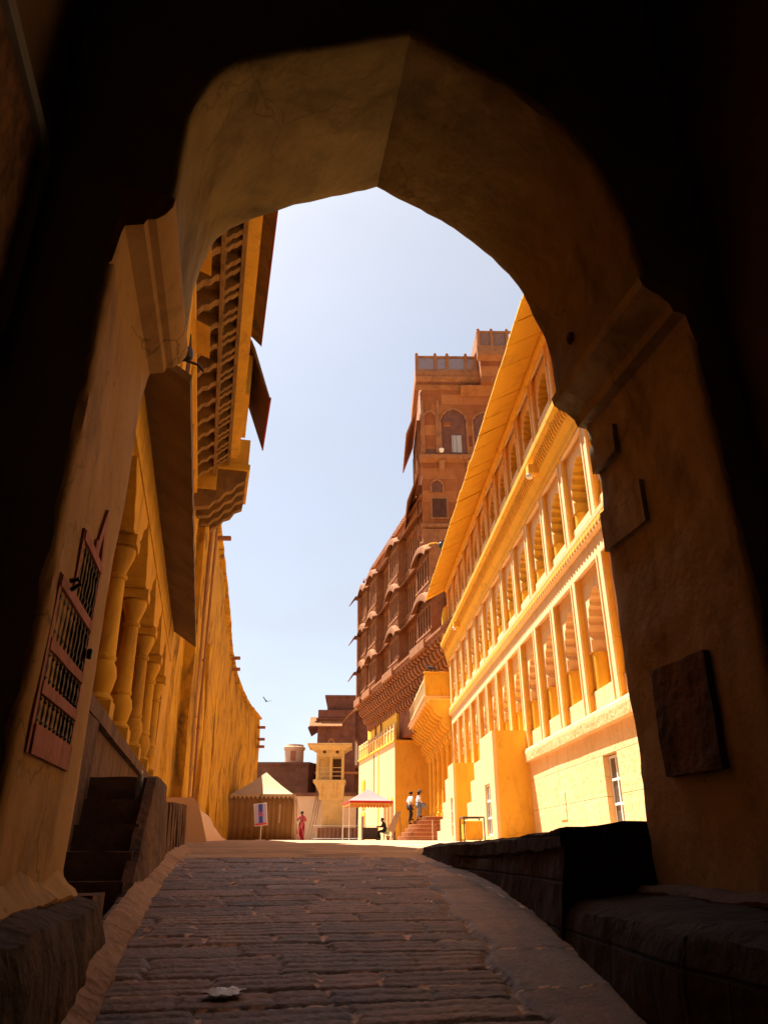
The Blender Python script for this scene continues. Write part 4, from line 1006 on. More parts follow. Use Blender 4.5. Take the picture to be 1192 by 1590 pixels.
def palace_tower():
    root = thing('palace_tower', 'tall square red sandstone tower with patchwork blocks and lattice parapet', 'tower', (2.85, 48.0, 0), radians(1.0))
    W = 7.2
    MB().box(0, W, 0, 8, 12, 36.0).build('tower_shaft', 'tower', root)
    # front (camera-facing) panels: windows recessed in frames
    def front_arch(cx, w, z0, zs, za, foils, name, fill):
        b = .09
        inn = arch(cx-w, cx+w, zs, za, 30, foils=foils, bulge=.07 if foils else 0)
        o2 = arch(cx-w-.16, cx+w+.16, zs, za+.2, 30)
        rings = MB(); v0 = [(p[0], -.10, p[1]) for p in [(cx-w, z0)] + inn + [(cx+w, z0)]]; v1 = [(p[0], -.10, p[1]) for p in [(cx-w-.16, z0)] + o2 + [(cx+w+.16, z0)]]
        rings.loft([v0, v1]); rings.loft([[(p[0], .0, p[2]) for p in v0], v0]); rings.loft([v1, [(p[0], .0, p[2]) for p in v1]])
        o = rings.build(name, 'redtrim', root)
        MB().prism([(cx-w, z0)] + inn + [(cx+w, z0)], 'y', -.012, .01).build('window_fill', fill, o); return o
    o = front_arch(2.55, .95, 28.75, 31.4, 32.7, 7, 'great_arched_window', 'reddark')
    MB().box(2.35, 3.1, -.05, -.013, 28.9, 30.4).build('shutter', 'bluegrey', o)
    MB().box(2.42, 2.45, -.06, -.04, 28.9, 30.4).build('shutter_joint', 'reddark', o); MB().box(2.71, 2.74, -.06, -.04, 28.9, 30.4).build('shutter_joint', 'reddark', o)
    MB().box(1.75, 2.3, -.05, -.013, 31.2, 31.6).build('filled_stone', 'tower', o)
    front_arch(.72, .42, 28.8, 31.9, 32.5, 0, 'blind_arch', 'tower')
    MB().box(.36, 1.1, -.03, -.013, 28.7, 29.2).build('lower_grille', 'reddark', root)
    front_arch(4.9, .8, 28.8, 31.4, 32.4, 5, 'arched_window', 'reddark')
    b = MB().prism([(-.02, 28.0), (-.35, 28.25), (-.42, 28.45), (-.40, 28.55), (-.02, 28.62)], 'x', -.15, W); b.build('ledge', 'redtrim', root)
    for x in (1.5, 3.6): MB().prism([(-.02, 27.2), (-.2, 27.5), (-.34, 28.1), (-.02, 28.1)], 'x', x-.22, x+.22).build('ledge_bracket', 'redtrim', root)
    for x in (.12, 1.35): MB().box(x-.10, x+.10, -.08, .0, 28.62, 33.6).build('pilaster', 'redtrim', root)
    # lower storey
    o = MB().box(.55, 1.9, -.06, .0, 23.3, 25.1).build('grille_window', 'redtrim', root); 
    g = MB(); MB().box(.7, 1.75, -.085, -.061, 23.45, 24.95).build('void', 'reveal', o)
    for k in range(7): g.box(.72+k*.16, .77+k*.16, -.11, -.086, 23.45, 24.95)
    g.build('bars', 'reddark', o)
    front_arch(1.1, .38, 25.5, 25.9, 26.4, 5, 'blind_arch', 'reddark')
    b = MB().prism([(-.02, 22.2), (-.5, 22.5), (-.5, 22.75), (-.02, 22.85)], 'x', -.2, W); b.build('ledge', 'redtrim', root)
    MB().box(-.1, W, -.75, -.0, 20.9, 22.2).build('lower_oriel', 'redtrim', root)
    for x in np.linspace(.1, 3.4, 6):
        MB().prism([(.0, 19.2), (-.25, 19.5), (-.35, 19.9), (-.6, 20.1), (-.72, 20.5), (-.72, 20.89), (.0, 20.89)], 'x', x-.15, x+.15).build('bracket', 'redtrim', root)
    # cornice and lattice parapet
    b = MB().prism([(.0, 34.6), (-.15, 34.7), (-.2, 35.0), (-.5, 35.3), (-.55, 35.55), (-.35, 35.7), (-.42, 36.0), (-.3, 36.4), (.0, 36.4)], 'x', -.35, W); b.build('cornice', 'redtrim', root)
    b = MB()
    for k in range(36): x = -.2+k*.2; b.box(x-.05, x+.05, -.36, -.16, 34.98, 35.2)
    b.build('dentil_band', 'reddark', root)
    b = MB().prism([(-.05, 34.0), (-.0, 34.6), (-.9, 34.5), (-.9, 34.42)], 'x', 3.2, W); b.build('small_chajja', 'redtrim', root)
    MB().box(-.3, W, -.3, 8, 36.0, 36.42).build('roof_band', 'redtrim', root)
    xs = [-.2, 1.5, 2.65, 4.2, 4.55]
    for k, x in enumerate((-.22, 1.28, 2.25, 3.75, 4.6)):
        p = MB().box(x-.12, x+.12, -.26, -.02, 36.42, 37.95); p.lathe([(.09,0),(.1,.08),(.03,.2)], 8, (x, -.14, 37.95)); p.build('parapet_post', 'redtrim', root)
    MB().box(-.3, 4.7, -.22, -.06, 37.6, 37.78).build('parapet_rail', 'redtrim', root)
    for (a, c) in ((-.1, 1.16), (1.4, 2.13), (2.37, 3.63), (3.87, 4.48)):
        g = MB(); n = max(2, int((c-a)/.19)); 
        for k in range(-7, n+1):
            x0 = a + k*.19; 
            for sgn in (1, -1):
                p0, p1 = Vector((x0, -.14, 36.42)), Vector((x0+1.18, -.14, 37.6))
                # clip to panel
                lo = max(0, (a-p0.x)/1.18); hi = min(1, (c-p0.x)/1.18)
                if hi-lo > .02:
                    q0 = p0.lerp(p1, lo); q1 = p0.lerp(p1, hi)
                    if sgn < 0: q0.x, q1.x = a+c-q0.x, a+c-q1.x
                    g.tube([q0, q1], .045, 4)
        g.build('lattice_panel', 'lattice', root)
    # side parapet
    MB().box(-.26, -.1, -.02, 8, 36.42, 37.7).build('side_parapet', 'redtrim', root)
    # raised turret farther right
    b = MB().box(4.75, W+2, -1.2, 6, 34.5, 37.9); b.build('raised_turret', 'tower', root)
    MB().prism([(-1.19, 36.6), (-1.6, 36.9), (-1.6, 37.2), (-1.5, 37.9), (-1.19, 37.9)], 'x', 4.5, W+2).build('turret_cornice', 'redtrim', root)
    for x in (4.7, 5.75, 7): 
        p = MB().box(x-.12, x+.12, -1.5, -1.26, 37.9, 39.5); p.lathe([(.09,0),(.1,.08),(.03,.2)], 8, (x, -1.38, 39.5)); p.build('parapet_post', 'redtrim', root)
    MB().box(4.6, W+2, -1.46, -1.30, 39.2, 39.38).build('parapet_rail', 'redtrim', root)
    MB().box(4.82, 5.63, -1.40, -1.36, 37.9, 39.2).build('lattice_panel', 'lattice', root)
    MB().box(5.87, 6.88, -1.40, -1.36, 37.9, 39.2).build('lattice_panel', 'lattice', root)
    MB().box(4.55, 4.72, -1.26, 6, 37.9, 39.4).build('side_parapet', 'redtrim', root)
    # oriels and sloping hoods on the left flank
    for (z0, z1, d) in ((28.3, 32.4, .9), (22.8, 26.6, .8)):
        MB().box(-.25, -.001, 1.0, 6.0, z0-.2, z1).build('flank_oriel', 'redtrim', root)
        MB().prism([(-.2, z1+.7), (-.25, z1+.75), (-1.15, z1-1.75), (-1.08, z1-1.80)], 'y', .2, 6.6).build('flank_hood', 'redtrim', root)
        for y in (1.2, 3.4, 5.6): MB().box(-.30, -.24, y-.2, y+.2, z0+.6, z1-1).build('flank_window', 'reveal', root)
    MB().tube([(-.02, -.06, 33.9), (-.05, -.1, 34.3), (.1, -.12, 34.5)], .04, 6).build('rain_pipe', 'white', root)
    MB().tube([(-.04, -.06, 33.9), (-.02, -.08, 32.3)], .04, 6).build('rain_pipe', 'white', root)
    return root
palace_tower()

def ledge_lamps():
    root = thing('floodlight', 'small white floodlight on the ledge of the red tower', 'floodlight', (4.35, 47.55, 28.62), 0)
    MB().lathe([(.05,-.2),(.16,-.12),(.2,.1),(.12,.16)], 12, (0, 0, .2)).build('lamp_head', 'white', root, smooth=50)
    MB().box(-.04, .04, -.04, .04, -.0, .06).build('foot', 'steel', root)
    root = thing('floodlight', 'black floodlight with two curved pale arms beside the eave and the red palace', 'floodlight', (3.5, 41.0, 18.4), 0)
    MB().lathe([(.03,-.25),(.14,-.18),(.17,.05),(.10,.14)], 12, (0, 0, .0)).build('lamp_head', 'black', root, smooth=50)
    for q in (-1, 1): MB().tube([(0, 0, .02), (q*.3, .1, .18), (q*.7, .2, .16), (q*.9, .3, -.1)], .035, 7).build('curved_arm', 'yellow', root, smooth=60)
    MB().tube([(.05,.1,-1.7),(.0,.02,-.1)], .04, 6).build('lamp_post', 'black', root)
    MB().hexa([(-.05,-.05,.1),(.2,-.02,.1),(.2,.02,.1),(-.05,.05,.1)], [(.12,-.02,.30),(.24,-.01,.34),(.24,.01,.34),(.12,.02,.30)]).build('lamp_bracket', 'black', root)
ledge_lamps()
# ------------------------------------------------------------------ far end of the court
def far_palace():
    root = thing('shaded_palace', 'dark brown palace block closing the court behind the yellow oriel tower', 'palace', (-7.5, 86, 0), radians(2))
    MB().box(.9, 16, 0, 12, 1, 17.6).build('body_wall', 'reddark', root)
    MB().box(-.1, 4.2, -.7, 8, 1.2, 16.0).build('corner_bay', 'reddark', root)
    MB().box(.6, 16, -.15, 12, 17.6, 17.8).build('roof_band', 'reddark', root)
    MB().box(-.3, 3.0, -.9, 8, 14.9, 15.05).build('string_course', 'reddark', root)
    # curved bangla roof over the wide arch
    rings = []
    for t in np.linspace(0, 1, 22):
        x = 2.6 + 6.2*t; h = 2.1*sin(pi*t)**.75
        rings.append([(x, -.02, 14.4+h), (x, -.75, 14.2+h), (x, -.78, 14.45+h), (x, -.02, 14.8+h)])
    MB().loft(rings, closed=True, cap=True).build('curved_roof', 'redtrim', root, smooth=40)
    b = MB().prism([(-.1, 15.2), (-.2, 15.25), (-1.5, 14.1), (-1.5, 14.0), (-.1, 14.9)], 'x', -1.0, 2.7); b.build('sloping_eave', 'redtrim', root)
    b = MB().prism([(-.1, 14.9), (-1.2, 14.0), (-1.2, 13.9), (-.1, 14.6)], 'y', -1.0, 6); b.build('sloping_eave', 'reddark', root)
    for x, w, lit in ((1.5, .45, 0), (4.2, .38, 1), (6.1, .75, 0), (8.0, .4, 0)):
        o = MB().prism(arch(x-w, x+w, 12.1, 12.9, 14) + [(x+w, 9.7), (x-w, 9.7)], 'y', -.80 if x < 3 else -.06, -.70 if x < 3 else .02).build('arched_window', 'redtrim', root)
        MB().prism(arch(x-w*.7, x+w*.7, 12.0, 12.6, 14) + [(x+w*.7, 10.0), (x-w*.7, 10.0)], 'y', -.82 if x < 3 else -.09, -.79 if x < 3 else -.05).build('window_fill', 'white' if lit else 'brownblock', o)
    MB().box(-.2, 16, -.82, -.0, 9.0, 9.25).build('string_course', 'redtrim', root) 
    for x in np.arange(.3, 4.2, .5): MB().box(x-.05, x+.05, -.86, -.70, 9.25, 10.1).build('baluster', 'reddark', root)
    o = MB().prism(arch(4.1, 7.9, 6.2, 7.6, 18) + [(7.9, 1.5), (4.1, 1.5)], 'y', -.04, .02).build('gateway', 'reveal', root)
    MB().box(3.7, 8.2, -.06, 0, 2.6, 4.4).build('dark_screen', 'reddark', root)
    return root
far_palace()

def oriel_tower():
    root = thing('oriel_tower', 'slim yellow oriel tower with flat roof slab on a tapering shaft at the far end', 'tower', (-5.2, 78, 0), radians(2))
    MB().box(-1.0, 1.05, 0, 2.4, 1.5, 5.8).build('shaft', 'dullyellow', root, bevel=.02)
    b = MB().hexa([(-1.0,.0,5.8),(1.05,.0,5.8),(1.05,2.4,5.8),(-1.0,2.4,5.8)], [(-1.85,-.6,7.5),(1.2,-.6,7.5),(1.2,2.6,7.5),(-1.85,2.6,7.5)]); b.build('corbel', 'dullyellow', root)
    for x in (-1.2, .3): MB().prism([(.1, 5.9), (-.25, 6.2), (-.35, 6.7), (-.6, 6.9), (-.66, 7.5), (.1, 7.5)], 'x', x-.14, x+.14).build('bracket', 'dullyellow', root)
    MB().box(-1.95, 1.3, -.72, 2.7, 7.5, 7.75).build('floor_slab', 'dullyellow', root, bevel=.02)
    w = MB(); 
    w.box(-1.7, 1.1, -.45, 2.4, 10.0, 11.0); w.box(-1.7, -1.45, -.45, -.2, 7.75, 10); w.box(-.35, -.1, -.45, -.2, 7.75, 10); w.box(.85, 1.1, -.45, -.2, 7.75, 10); w.box(-1.7, -1.45, 2.1, 2.4, 7.75, 10); w.box(.85, 1.1, 2.1, 2.4, 7.75, 10)
    w.build('oriel_frame', 'dullyellow', root)
    MB().box(-1.4, -.1, 1.9, 2.0, 7.75, 10).build('back_panel', 'dullyellow', root); MB().box(-.1, .85, 1.9, 2.0, 7.75, 10).build('back_panel', 'reveal', root)
    for z in (8.1, 8.5, 8.9): MB().box(-1.45, .85, -.40, -.36, z, z+.06).build('rail', 'dullyellow', root)
    for x in (-.9, .4):
        MB().lathe([(.16,0),(.16,.05)], 14).build('roundel', 'reveal', root).matrix_local = Matrix.Translation((x, -.45, 10.45)) @ Matrix.Rotation(radians(90), 4, 'X')
    MB().box(-2.6, 1.9, -1.3, 2.9, 11.0, 11.22).build('roof_slab', 'dullyellow', root, bevel=.02)
    b = MB().hexa([(-1.75,-.5,10.6),(1.15,-.5,10.6),(1.15,2.5,10.6),(-1.75,2.5,10.6)], [(-2.4,-1.15,11.0),(1.75,-1.15,11.0),(1.75,2.8,11.0),(-2.4,2.8,11.0)]); b.build('roof_cove', 'dullyellow', root)
    MB().box(-1.3, 3.1, -1.6, 1.0, 1.6, 3.3).build('pedestal', 'brownblock', root, bevel=.02)
    return root
oriel_tower()

def far_masonry():
    root = thing('fort_block', 'brown masonry block of the fort with a parapet, behind the tan tent', 'building', (-15.2, 90, 0), 0)
    mb = MB(); mb.prism([(-8, -1), (6.4, -1), (9.6, 9), (9.6, 20), (-8, 20)], 'z', 1.0, 10.3); mb.build('masonry_wall', 'brownblock', root)
    mb = MB(); mb.prism([(-8.1, -1.15), (6.5, -1.15), (9.8, 8.95), (9.6, 20), (-8, 20)], 'z', 10.31, 10.62); mb.build('coping', 'brownblock', root)
    o = MB().box(8.1, 8.5, 3.0, 4.4, 5.8, 7.4).build('window', 'white', root); MB().box(8.3, 8.56, 3.2, 4.2, 6.0, 7.2).build('pane', 'reveal', o)
    root = thing('round_turret', 'short round pale turret rising above the brown masonry block', 'turret', (-10.9, 92, 10.5))
    MB().lathe([(1.15,-.5),(1.15,1.75),(1.3,1.85),(1.32,2.1),(1.15,2.15),(1.1,2.4),(.9,2.42)], 22).build('drum', 'creamwall', root, smooth=35)
    MB().box(-.3, .3, -1.2, -1.1, .5, 1.6).build('blind_window', 'terracotta', root)
    root = thing('rendered_wall', 'sunlit cream rendered wall below the brown masonry block', 'wall', (-9.0, 84, 0), radians(-2))
    mb = MB().box(-7, 6, 0, .8, 1, 6.6); mb.build('wall_face', 'creamwall', root); MB().box(-7.05, 6.05, -.15, .9, 6.6, 6.95).build('coping', 'brownblock', root)
far_masonry()
for i, (x0, x1, lab) in enumerate(((-8.05, -7.25, 'long dark pole leaning on the cream wall, leftmost of three'), (-7.75, -7.0, 'long pole leaning on the cream wall, middle of three'), (-7.45, -6.8, 'long pole leaning on the cream wall nearest the oriel tower'))):
    o = MB().tube([(x0, 82.3, 2.15), (x1, 83.95, 6.9)], .05, 6).build('leaning_pole', 'wood', None, smooth=60); tag(o, lab, 'pole', 'poles leaning on the cream wall')

# ------------------------------------------------------------------ tan tent
def tent():
    root = thing('canvas_tent', 'tan canvas tent with pyramid roof and pointed valance beside the curved wall', 'tent', (-7.08, 45.0, gz(-7.0, 45)), radians(3.6))
    w, dp, eh, ph = 1.82, 3.7, 2.42, 3.78
    # roof with a gentle sag
    rings = []; n = 10
    for k in range(n+1):
        t = k/n; s = 1 - t; z = eh + (ph-eh)*(t**1.12)
        ww, dd = w*s + .02, dp/2*s + .02; R = []
        for (ax, ay), (bx, by) in zip(((-1,-1),(1,-1),(1,1),(-1,1)), ((1,-1),(1,1),(-1,1),(-1,-1))):
            for q in range(6):
                u = q/6; R.append((ww*(ax+(bx-ax)*u), dp/2 + dd*(ay+(by-ay)*u), z - .16*sin(pi*u)*s*sin(pi*t) + .012*noise.noise((u*5, t*6, ax+ay))))
        rings.append(R)
    MB().loft(rings, closed=True, cap=True).build('roof', 'canvas', root, smooth=30)
    def valance(p, q, n, name):
        p, q = Vector(p), Vector(q); d = (q-p); nn = Vector((d.y, -d.x, 0)).normalized()*.012; mb = MB()
        for i in range(n):
            a = p + d*i/n; c = p + d*(i+1)/n; m = (a+c)/2
            vs = [a, c, c - Vector((0,0,.10)), m + Vector((0,0,-.27)), a - Vector((0,0,.10))]
            mb.add([v + nn for v in vs] + [v - nn for v in vs], [(0,1,2,3,4), (9,8,7,6,5)] + [(k, (k+1) % 5, 5+(k+1) % 5, 5+k) for k in range(5)])
        mb.build(name, 'canvas', root)
    e = .05
    valance((-w-e, -e, eh+.02), (w+e, -e, eh+.02), 15, 'valance'); valance((w+e, -e, eh+.02), (w+e, dp+e, eh+.02), 15, 'valance'); valance((-w-e, dp+e, eh+.02), (-w-e, -e, eh+.02), 15, 'valance')
    def wall(p, q, name, mat, ph_=0):
        p, q = Vector(p), Vector(q); rings = []
        nn = Vector(((q-p).y, -(q-p).x, 0)).normalized()
        for k in range(60):
            t = k/59; b = p.lerp(q, t); f = .010*sin(t*38+ph_) + .03*noise.noise((t*9, ph_, 0))
            rings.append([(b.x+nn.x*f*j, b.y+nn.y*f*j, z) for z, j in ((.0, 1.3), (.8, 1.1), (1.6, .8), (2.4, .3))])
        MB().loft(rings).build(name, mat, root, smooth=60).modifiers.new('t', 'SOLIDIFY').thickness = .015
    wall((-w-.15, 0, 0), (.1, .0, 0), 'front_curtain', 'tentwall'); wall((.1, .03, 0), (w, .0, 0), 'front_curtain', 'tentwall', 2); wall((w, 0, 0), (w+.05, dp, 0), 'side_curtain', 'canvas', 1); wall((-w, dp, 0), (-w-.15, 0, 0), 'side_curtain', 'tentwall', 3); wall((w, dp, 0), (-w, dp, 0), 'back_curtain', 'tentwall', 4)
    for (x, y) in ((-w-.02, -.05), (w+.03, -.05), (w+.03, dp), (-w, dp)):
        MB().tube([(x*1.04, y, 0), (x, y, eh)], .028, 8).build('pole', 'wood', root, smooth=60)
    MB().tube([(-.02, -.09, 0), (-.02, -.09, eh+.2)], .022, 8).build('centre_pole', 'wood', root, smooth=60)
    for p, q in (((-w, -.05, eh), (-w-.75, -1.0, 0)), ((w, -.05, eh), (w+.5, -1.1, 0)), ((w, dp, eh), (w+.6, dp+.9, 0))):
        p, q = Vector(p), Vector(q); MB().tube([p.lerp(q, t) - Vector((0, 0, .12*sin(pi*t))) for t in np.linspace(0, 1, 8)], .012, 5).build('guy_rope', 'canvas', root, smooth=60); MB().tube([q + Vector((0,0,-.05)), q + Vector((.02,-.03,.14))], .02, 6).build('peg', 'wood', root)
    MB().box(1.02, 1.12, -.03, -.01, .9, 1.9).build('door_tie', 'canvas', root)
tent()

def sign():
    root = thing('notice_board', 'tilted lilac notice board with blue stripe on a white post before the tan tent', 'sign', (-6.78, 43.4, gz(-6.8, 43.4)), radians(2))
    MB().tube([(.0, .05, 0), (.02, .05, 1.3)], .022, 8).build('post', 'white', root, smooth=60)
    MB().box(-.25, .25, -.1, .2, 0, .025).build('foot_plate', 'white', root)
    R = Matrix.Rotation(radians(-6), 4, 'Y'); T = Matrix.Translation((.0, .0, .72))
    b = MB().box(-.36, .36, 0, .03, 0, 1.16).build('board', 'signwhite', root, bevel=.006); b.matrix_local = T @ R
    MB().box(-.32, .32, -.006, -.001, .14, 1.12).build('lilac_panel', 'signlilac', b)
    MB().box(-.10, .12, -.012, -.0065, .14, 1.12).build('blue_stripe', 'signblue', b)
    MB().box(-.33, .33, -.010, -.001, .035, .135).build('red_strip', 'signred', b)
    mb = MB(); r = random.Random(2)
    for k in range(3):
        x = -.13
        while x < .14: w = r.uniform(.03, .07); mb.box(x, x+w, -.018, -.0125, .50+.085*k, .545+.085*k); x += w+.015
    mb.build('pink_lettering', 'signpink', b)
sign()

# ------------------------------------------------------------------ pink canopy
def canopy():
    root = thing('pink_canopy', 'pink pyramid canopy with red and yellow fringe on thin posts', 'canopy', (-2.22, 50.2, gz(-2.2, 50)), radians(11))
    w, eh, ph = 2.85, 2.33, 3.15
    rings = []; n = 10
    for k in range(n+1):
        t = k/n; s = 1-t; z = eh + (ph-eh)*t**1.1; R = []
        for (ax, ay), (bx, by) in zip(((0,0),(1,0),(1,1),(0,1)), ((1,0),(1,1),(0,1),(0,0))):
            for q in range(6):
                u = q/6; x = .5 + (ax+(bx-ax)*u-.5)*s; y = .5 + (ay+(by-ay)*u-.5)*s
                R.append((x*w, y*w, z - .07*sin(pi*u)*s*sin(pi*t)))
        rings.append(R)
    MB().loft(rings, closed=True, cap=True).build('roof', 'pink', root, smooth=30)
    c = [(0,0),(w,0),(w,w),(0,w)]
    for i in range(4):
        p, q = Vector((*c[i], 0)), Vector((*c[(i+1) % 4], 0)); d = q-p; nn = Vector((d.y, -d.x, 0)).normalized()*.02
        mb = MB(); 
        b0 = [p+nn, q+nn, q+nn*2, p+nn*2]; mb.hexa([v + Vector((0,0,eh-.12)) for v in b0], [v + Vector((0,0,eh+.02)) for v in b0]); mb.build('red_band', 'redcloth', root)
        mb = MB(); m = 14
        for k in range(m):
            a = p + d*k/m + nn; e = p + d*(k+1)/m + nn; mm = (a+e)/2
            vs = [a+Vector((0,0,eh-.12)), e+Vector((0,0,eh-.12)), e+Vector((0,0,eh-.20)), mm+Vector((0,0,eh-.31)), a+Vector((0,0,eh-.20))]
            mb.add(vs + [v - nn*.7 for v in vs], [(0,1,2,3,4),(9,8,7,6,5)] + [(j, (j+1) % 5, 5+(j+1) % 5, 5+j) for j in range(5)])
        mb.build('fringe', 'yelcloth', root)
        MB().tube([(c[i][0], c[i][1], 0), (c[i][0], c[i][1], eh)], .028, 8).build('post', 'white', root, smooth=60)
canopy()

def barrier(x, y, rot, L, label):
    root = thing('crowd_barrier', label, 'barrier', (x, y, gz(x, y)), rot, 'low metal barriers by the canopy')
    mb = MB()
    mb.tube([(0,0,0),(0,0,1.0),(L,0,1.0),(L,0,0)], .022, 7); mb.tube([(0,0,.12),(L,0,.12)], .016, 6)
    mb.build('frame', 'steel', root, smooth=60)
    n = int(L/.28)
    for k in range(1, n): MB().tube([(L*k/n,0,.12),(L*k/n,0,1.0)], .012, 6).build('bar', 'steel', root)
    for q in (.15, L-.15): MB().box(q-.02, q+.02, -.25, .25, 0, .03).build('foot', 'steel', root)
barrier(-5.4, 60, .1, 2.2, 'grey metal barrier in front of the brown pedestal')
barrier(-3.1, 60.3, .0, 2.0, 'grey metal barrier just left of the pink canopy posts')

def desk():
    x, y = -1.3, 50.6
    root = thing('desk', 'plain dark desk in the shade of the pink canopy', 'desk', (x, y, gz(x, y)), .1)
    MB().box(-.1, .95, 0, .55, .70, .75).build('top', 'darkwood', root, bevel=.008); MB().box(-.06, .90, .04, .07, .05, .70).build('front_panel', 'darkwood', root)
    for q in (-.05, .88): MB().box(q, q+.05, .05, .5, 0, .70).build('side_panel', 'darkwood', root)
    root = thing('stool', 'simple metal stool under the seated person', 'stool', (.10, 50.8, gz(.1, 50.8)))
    MB().lathe([(.02,.43),(.19,.43),(.2,.45),(.19,.475),(.02,.48)], 16).build('seat', 'steel', root, smooth=40)
    for a in (0, 1, 2, 3): MB().tube([(.13*cos(a*pi/2+.7), .13*sin(a*pi/2+.7), .43), (.19*cos(a*pi/2+.7), .19*sin(a*pi/2+.7), 0)], .014, 6).build('leg', 'steel', root)
    x, y = .62, 49.9; root = thing('slanted_board', 'pale wooden board propped at a slant beside the seated person', 'panel', (x, y, gz(x, y)))
    MB().hexa([(-.45,0,.55),(.0,0,.45),(.04,.05,.45),(-.41,.05,.55)], [(.15,.12,1.65),(.48,.12,1.72),(.5,.17,1.72),(.17,.17,1.65)]).build('board', 'canvas', root)
    for p, q in (((-.2,.06,.0),(.3,.16,1.65)), ((-.4,.03,0),(-.35,.03,.62)), ((.5,.3,0),(.36,.16,1.6))): MB().tube([p, q], .025, 6).build('leg', 'wood', root)
    x, y = .25, 48.6; root = thing('potted_plant', 'small leafy plant in a clay pot in front of the pale panel', 'plant', (x, y, gz(x, y)))
    MB().lathe([(.09,0),(.13,.2),(.145,.2),(.145,.24),(.12,.24),(.11,.2)], 14).build('pot', 'terracotta', root, smooth=40)
    mb = MB(); r = random.Random(5)
    for k in range(60):
        a = r.uniform(0, 2*pi); t = r.uniform(.1, 1); l = .12; c = Vector((cos(a)*.2*t, sin(a)*.2*t, .26 + .22*(1-t*t) + r.uniform(-.03, .05))); d = Vector((cos(a), sin(a), r.uniform(-.2, .7)))*l; s = Vector((-sin(a), cos(a), 0))*.03
        mb.add([c, c+d*.5+s, c+d, c+d*.5-s], [(0,1,2,3)])
    mb.build('leaves', 'leaf', root)
desk()
def stand():
    x, y = W27(-1.75, -16.6); root = thing('metal_stand', 'low black framed yellow stand at the foot of the larger stepped buttress', 'stand', (x, y, gz(x, y)), A27)
    MB().box(-.28, .28, -.4, .4, .06, .62).build('box_body', 'ochre', root, bevel=.03)
    for p in ((-.32,-.45), (.32,-.45), (.32,.45), (-.32,.45)): MB().tube([(*p, 0), (*p, .72)], .022, 6).build('leg', 'black', root)
    MB().tube([(-.32,-.45,.72),(.32,-.45,.72),(.32,.45,.72),(-.32,.45,.72),(-.32,-.45,.72)], .022, 6).build('top_frame', 'black', root)
stand()
# ------------------------------------------------------------------ people
BASE = dict(pelvis=(0,0,.93), spine=(0,-.01,1.12), chest=(0,0,1.33), neck=(0,-.01,1.47), skull=(0,.005,1.56), crown=(0,-.005,1.645), nose=(0,.105,1.575),
  shl=(-.16,0,1.405), ell=(-.21,-.04,1.13), wrl=(-.205,.06,.90), shr=(.16,0,1.405), elr=(.21,-.04,1.13), wrr=(.205,.06,.90),
  hil=(-.085,0,.90), knl=(-.095,.03,.50), anl=(-.10,-.02,.085), tol=(-.105,.15,.03), hir=(.085,0,.90), knr=(.095,.03,.50), anr=(.10,-.02,.085), tor=(.105,.15,.03))
RAD = dict(pelvis=.125, spine=.11, chest=.125, neck=.052, skull=.083, crown=.075, nose=.014, sh=.055, el=.042, wr=.028, hi=.085, kn=.055, an=.038, to=.032)
def rad(k): return RAD.get(k, RAD.get(k[:2], .05))
def skin(name, pts, edges, radii, mat, parent, root_i=0, sub=1):
    me = bpy.data.meshes.new(name); me.from_pydata([tuple(p) for p in pts], edges, []); me.materials.append(MAT[mat])
    o = bpy.data.objects.new(name, me); COL.objects.link(o); o.parent = parent
    md = o.modifiers.new('skin', 'SKIN'); md.use_smooth_shade = True
    for i, r in enumerate(radii):
        sv = me.skin_vertices[0].data[i]; sv.radius = (r, r) if not isinstance(r, tuple) else r; sv.use_root = (i == root_i)
    s = o.modifiers.new('sub', 'SUBSURF'); s.levels = sub; s.render_levels = 2
    return o
